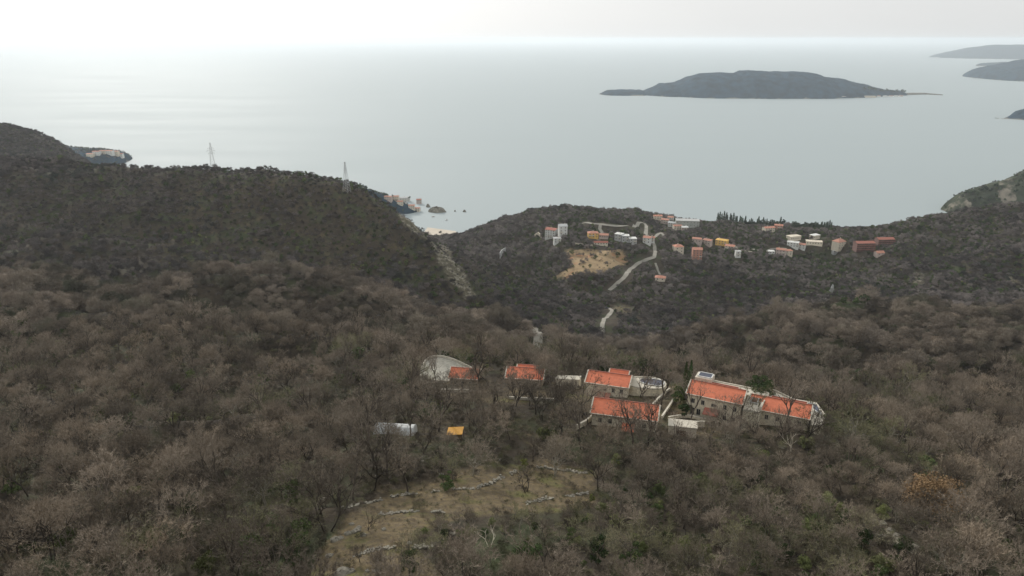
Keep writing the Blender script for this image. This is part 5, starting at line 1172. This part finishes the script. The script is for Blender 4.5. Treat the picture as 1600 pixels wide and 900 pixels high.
k &= ~(inpoly(X, Y, bareF)); gv = inpoly(X, Y, grove); k &= ~(gv & (rng.random(len(X)) < .45))
k |= inpoly(X, Y, glade) & (rng.random(len(X)) < .14)
X, Y = X[ok & k], Y[ok & k]
Zt = Z(X, Y)+4; px, py, dep = proj(X, Y, Zt)
inv = (px > -25) & (px < 1625) & (py < 915); order = np.argsort(np.where(inv, dep, 1e9)); lead = order[:270]
NT = vnoise(X/34, Y/34, 21)+.5*vnoise(X/9, Y/9, 22)+rng.normal(0, .16, len(X))       # which sort grows where
right = np.clip((px-900)/500, 0, 1)
def sort_of(i):
    v_ = NT[i]+scz[i]*.22+.05
    if v_ > .43: return 'bare5' if rng.random() < .5 else 'bare6'
    if v_ > .12: return 'bare%d' % rng.integers(0, 3)
    if v_ > -.25: return 'bare%d' % rng.integers(0, 5)
    return 'bare%d' % rng.integers(3, 5)
def where(px, py):
    v_ = 'bottom edge' if py > 830 else ('lower slope' if py > 740 else 'slope')
    h_ = ['far left', 'left', 'centre left', 'centre', 'centre right', 'right', 'far right'][int(np.clip(px/229, 0, 6))]
    return v_, h_
COLW = {'0': 'single stemmed grey brown', '1': 'lichen grey twin stemmed', '2': 'tall narrow grey', '3': 'reddish brown single stemmed', '4': 'low spreading reddish brown', '5': 'mossy olive', '6': 'mossy many stemmed'}
gv2 = inpoly(X, Y, grove); glx = inpoly(X, Y, glade); scz = scrubz(X, Y); lz = inpoly(X, Y, lowz)
for i in lead:
    kk = sort_of(i); v_, h_ = where(px[i], py[i]); s = rng.uniform(.85, 1.55)*(1.15 if gv2[i] else 1)*((.38 if lz[i] else .6) if scz[i] else 1.0)
    if glx[i]: s *= .5
    rv = rng.random(); ev = False
    if rv < .06+.15*scz[i]: kk = 'olive%d' % rng.integers(0, 2); ev = True
    elif rv < .13+.25*scz[i]: kk = 'ever%d' % rng.integers(0, 3); ev = True; s *= .75
    iv = not ev and rng.random() < .07
    if iv: kk = 'ivy%d' % rng.integers(0, 3); s = min(s, 1.1)
    if iv:
        nm = 'ivy_clad_tree'; lab = 'tree with ivy green limbs among the leafless ones, %s of the photo, %s' % (v_, h_); g_ = 'ivy clad trees of the near wood'; ct = 'tree'
    elif ev:
        nm = 'olive_green_bush' if kk[0] == 'o' else 'evergreen_bush'; lab = ('olive green bush' if kk[0] == 'o' else 'dark evergreen bush')+' among bare trees, %s of the photo, %s' % (v_, h_); g_ = 'green bushes among the bare trees'; ct = 'bush'
    else:
        nm = 'bare_tree'; lab = '%s leafless tree in the wood, %s of the photo, %s' % (COLW[kk[-1]], v_, h_); g_ = 'leafless trees of the near wood'; ct = 'tree'
        if glx[i]: lab = 'small %s leafless tree in the dry grass of the glade, %s' % (COLW[kk[-1]].replace('tall ', '').replace('low ', ''), h_)
    put(kk, X[i], Y[i], s, rng.uniform(0, 6.28), nm, lab, ct, g_)
rest = np.ones(len(X), bool); rest[lead] = False
FX, FY, FK, FS = [], [], [], []
def add(X, Y, K_, S_): FX.append(X); FY.append(Y); FK.append(K_); FS.append(S_)
Xr, Yr, NTr, rg = X[rest], Y[rest], NT[rest], right[rest]; n = len(Xr)
K_ = np.where(NTr+rg*.12 > .43, pick(['near5', 'near6'], n), np.where(NTr > .1, pick(['near0', 'near1', 'near2', 'tall0'], n), np.where(NTr > -.25, pick(['near0', 'near1', 'near2', 'near3', 'near4'], n), pick(['near3', 'near4'], n))))
g_ = rng.random(n) < .10; K_ = np.where(g_, pick(['green0', 'green1', 'green2', 'olive0', 'olive1'], n), K_)
add(Xr, Yr, K_, rng.uniform(.8, 1.5, n)*np.where(g_, .8, 1)*np.where(scrubz(Xr, Yr), .62, 1))
# ---------------- middle and far wood
def zone_open(X, Y):
    o = np.zeros(len(X), bool)
    for P in (dig, meadow, tan_top): o |= inpoly(X, Y, P)
    return o
def zone_rock(X, Y):
    o = np.zeros(len(X), bool)
    for P in (rockA, rockB, rockD, rockE): o |= inpoly(X, Y, P)
    return o
for y0, y1, sp, kinds in ((340, 640, 8.6, 'mid'), (640, 1620, 5.8, 'far')):
    X, Y = scatter(y0, y1, sp); ok = free(X, Y) & ~(zone_open(X, Y) & (vnoise(X/14, Y/14, 66)+.2*rng.normal(size=len(X)) < .33)) & ~(zone_rock(X, Y) & (rng.random(len(X)) < .88)); X, Y = X[ok], Y[ok]; n = len(X)
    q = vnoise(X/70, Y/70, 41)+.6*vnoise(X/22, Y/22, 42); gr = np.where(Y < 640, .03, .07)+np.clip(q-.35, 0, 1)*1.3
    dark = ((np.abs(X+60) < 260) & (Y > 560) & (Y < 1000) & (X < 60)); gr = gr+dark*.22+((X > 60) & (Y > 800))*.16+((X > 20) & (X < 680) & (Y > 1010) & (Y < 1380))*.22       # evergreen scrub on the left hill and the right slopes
    hol = (Z(X+22, Y)+Z(X-22, Y)+Z(X, Y+22)+Z(X, Y-22))/4-Z(X, Y)          # hollows get more dark evergreens, painting shade into the folds
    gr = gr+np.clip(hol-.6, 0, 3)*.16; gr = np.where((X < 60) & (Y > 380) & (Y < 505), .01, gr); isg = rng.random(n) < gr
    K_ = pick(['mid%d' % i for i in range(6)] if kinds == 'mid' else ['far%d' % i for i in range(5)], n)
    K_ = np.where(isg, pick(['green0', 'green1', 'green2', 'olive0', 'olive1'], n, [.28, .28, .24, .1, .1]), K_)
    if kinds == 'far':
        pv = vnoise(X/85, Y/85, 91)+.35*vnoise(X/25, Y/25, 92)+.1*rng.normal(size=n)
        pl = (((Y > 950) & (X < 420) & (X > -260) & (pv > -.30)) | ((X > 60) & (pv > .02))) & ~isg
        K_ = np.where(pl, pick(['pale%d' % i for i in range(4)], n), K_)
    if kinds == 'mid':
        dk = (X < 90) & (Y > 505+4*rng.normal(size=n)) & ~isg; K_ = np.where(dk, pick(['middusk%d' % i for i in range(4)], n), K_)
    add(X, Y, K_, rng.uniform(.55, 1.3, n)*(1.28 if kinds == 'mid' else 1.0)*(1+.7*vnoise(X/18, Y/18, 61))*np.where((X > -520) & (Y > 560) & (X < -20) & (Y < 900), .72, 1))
# cypress rows and pines by the shore are individuals further down; farther headlands carry wood of their own
def on_sheet(isl_, n, s, sx=1):
    X_, Hh, Yc, wide = isl_; i = rng.integers(3, len(X_)-3, n)
    return X_[i], Yc+rng.uniform(-.6, .5, n)*wide[i]
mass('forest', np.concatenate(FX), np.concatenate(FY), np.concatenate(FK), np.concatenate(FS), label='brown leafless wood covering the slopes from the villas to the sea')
# ---------------- undergrowth
UX, UY, UK, US_ = [], [], [], []
X, Y = scatter(60, 340, 3.4); n = len(X); op = inpoly(X, Y, glade); yd = inpoly(X, Y, yardP) | inpoly(X, Y, yardQ)
ok = free(X, Y) & ~(op & (rng.random(n) < .74)) & (rng.random(n) < .6) & ~(yd & (rng.random(n) < .8)); X, Y, yd = X[ok], Y[ok], yd[ok]; n = len(X)
UX.append(X); UY.append(Y); UK.append(pick(['brush0', 'brush1', 'brush2'], n)); US_.append(rng.uniform(.5, 1.0, n)*np.where(yd, .6, 1))
X, Y = scatter(70, 260, 1.7); op = inpoly(X, Y, glade) | inpoly(X, Y, grove) | inpoly(X, Y, yardP) | inpoly(X, Y, bareF); ok = free(X, Y) & op & (vnoise(X/5, Y/5, 51)+.3*rng.normal(size=len(X)) > .0); X, Y = X[ok], Y[ok]; n = len(X)
UX.append(X); UY.append(Y); UK.append(pick(['tuft0', 'tuft1'], n)); US_.append(rng.uniform(.5, 1.2, n))
X, Y = scatter(340, 1300, 6.5); ok = free(X, Y) & ~(zone_open(X, Y) & (rng.random(len(X)) < .7)); X, Y = X[ok], Y[ok]; n = len(X)
UX.append(X); UY.append(Y); UK.append(pick(['farbush0', 'farbush1'], n)); US_.append(rng.uniform(.6, 1.1, n))
mass('undergrowth', np.concatenate(UX), np.concatenate(UY), np.concatenate(UK), np.concatenate(US_), label='brown brushwood and tufts between the trees')
# ---------------- evergreens by the shore and on the far points, one by one
far_c = mesh_np('crown', *conical(500, n=420, R_=2.2, H_c=14, z0=1, s=.5), PM['pine']); far_p = mesh_np('crown', *leafy(501, n=500, R_=4.5, H_c=7, z0=4, nl=12, s=.5), PM['pine']); far_t = mesh_np('trunk', *tubes([(np.array([0, 0, -2.]), np.array([0, 0, 7.]), .35, .15)]), PM['bark'])
def fartree(kind_, px, py, Yd, s, label, group, ct='tree', zmin=1):
    if Yd > 1400: x, y, z = (town_at if Yd == 1700 else tower_at if Yd == 2360 else isl_at if Yd > 5000 else cliff_at)(px, py); z = max(z, zmin)-.5
    else: x, y, z = at(px, py, Yd); z = float(Z(x, y))
    o = empty('cypress' if kind_ == 'c' else 'pine_tree', (x, y, z), rng.uniform(0, 6), s); tag(o, label, 'cypress' if kind_ == 'c' else 'pine', group)
    link(bpy.data.objects.new('trunk', far_t), o); link(bpy.data.objects.new('crown', far_c if kind_ == 'c' else far_p), o)
r = np.random.default_rng(91)
for i in range(34):
    q = 1121+i*3.05+r.uniform(-1, 1); kd = 'c' if (i < 14 or r.random() < .35) else 'p'
    fartree(kd, q, 352, 1350+r.uniform(-12, 25), r.uniform(1.1, 1.6), 'dark %s in the shore side row left of the orange roofed house' % ('cypress' if kd == 'c' else 'round crowned pine'), 'shore side evergreens left of the orange roofed house')
for i in range(26):
    q = 1240+i*2.3+r.uniform(-1, 1); kd = 'c' if (i > 17) else 'p'
    fartree(kd, q, 361, 1345+r.uniform(-12, 20), r.uniform(1.05, 1.45)*(1.2 if i in (1, 2, 3) else 1), 'dark %s in the shore side row behind the saddle houses' % ('cypress' if kd == 'c' else 'round crowned pine'), 'shore side evergreens behind the saddle houses')
for i, (a, b) in enumerate([(562, 291), (567, 293), (572, 296), (583, 300), (588, 302), (593, 304), (600, 306), (605, 307), (612, 309), (618, 311), (624, 312), (640, 316)]):
    fartree('p', a, b+2, 1700, r.uniform(.8, 1.15), 'blue green pine on the crest of the bay town, behind the left hill', 'pines above the bay town', zmin=6)
for i in range(16): fartree('p' if i > 12 or i < 2 else 'c', 131+i*2.9, 237+i*.25, 2360, r.uniform(.9, 1.2), 'dark tree on the skyline of the tower peninsula', 'trees on the tower peninsula')
for i in range(12): fartree('p', 1352+i*5.6+r.uniform(-2, 2), 147-max(0, 8-i)*.55, 5200, r.uniform(2.2, 3.4), 'pine on the low spit at the right end of the island', 'pines on the island spit')
for (a, b, s) in ((1503, 308, 1.0), (1508, 303, 1.2), (1514, 303, 1.3), (1520, 302, 1.1), (1527, 303, 1.0), (1533, 299, 1.3), (1540, 298, 1.5), (1547, 299, 1.1), (1555, 292, 1.3), (1562, 296, 1.0), (1588, 292, 1.2), (1593, 285, 1.3), (1597, 278, 1.5), (1530, 310, .9), (1545, 310, .9), (1556, 305, .9), (1570, 312, .8), (1538, 318, .8), (1521, 313, .8), (1586, 300, 1.1)):
    fartree('p', a, b+3, 1640, s, 'bushy pine on the pale cliff headland at the right border', 'pines on the pale cliff headland', zmin=3)
for a, b, s in ((766, 352, 1.0), (758, 354, .8), (774, 351, .8), (688, 366, .8), (663, 346, 1.1), (660, 350, .9)):
    x, y, z = hit(a, b, 500); o = empty('pine_tree', (x, y, z-1), 0, s*(.6 if y < 1000 else 1)); tag(o, 'dark pine standing out from the wood near the beach', 'pine', 'pines near the beach'); link(bpy.data.objects.new('trunk', far_t), o); link(bpy.data.objects.new('crown', far_p), o)
for (a, b) in ((961, 488), (970, 490), (990, 487)):
    x, y, z = hit(a, b, 500); o = empty('evergreen_bush', (x, y, z), 0, .9); tag(o, 'dark round bush on the small meadow at the end of the track', 'bush', 'bushes on the small meadow'); link(bpy.data.objects.new('trunk', KIND['ever0'][0]), o); link(bpy.data.objects.new('crown', KIND['ever0'][1]), o)

# scrub and wood on the farther points
LX, LY, LZ = [], [], []
for fn, x0, x1, y0, y1, sp in ((cliff_at, 900, 1900, 1540, 1850, 7.5), (town_at, -700, -150, 1560, 1780, 7), (tower_at, -2000, -1000, 2200, 2600, 9)):
    X, Y = np.meshgrid(np.arange(x0, x1, sp), np.arange(y0, y1, sp)); X = (X+rng.uniform(-3, 3, X.shape)).ravel(); Y = (Y+rng.uniform(-3, 3, Y.shape)).ravel(); z = fn.surf(X, Y)
    a, b, _ = proj(X, Y, z); k = (z > 4) & (vnoise(X/30, Y/30, 81)+.25*rng.normal(size=len(X)) > -.12) & (a < 1680) & (a > -60)
    if fn is cliff_at: k &= ~(inpoly(a, b, [(1474, 330), (1488, 314), (1505, 302), (1512, 310), (1520, 322), (1530, 330)]) & (rng.random(len(X)) < .85)) & ~(inpoly(a, b, [(1562, 282), (1580, 278), (1592, 290), (1588, 312), (1568, 318), (1556, 305)]) & (rng.random(len(X)) < .92))
    LX.append(X[k]); LY.append(Y[k]); LZ.append(z[k])
X, Y, z = map(np.concatenate, (LX, LY, LZ)); mass('scrub', X, Y, pick(['green0', 'green1', 'green2', 'far0', 'far1'], len(X)), rng.uniform(.5, 1.1, len(X)), Zv=z-.5)
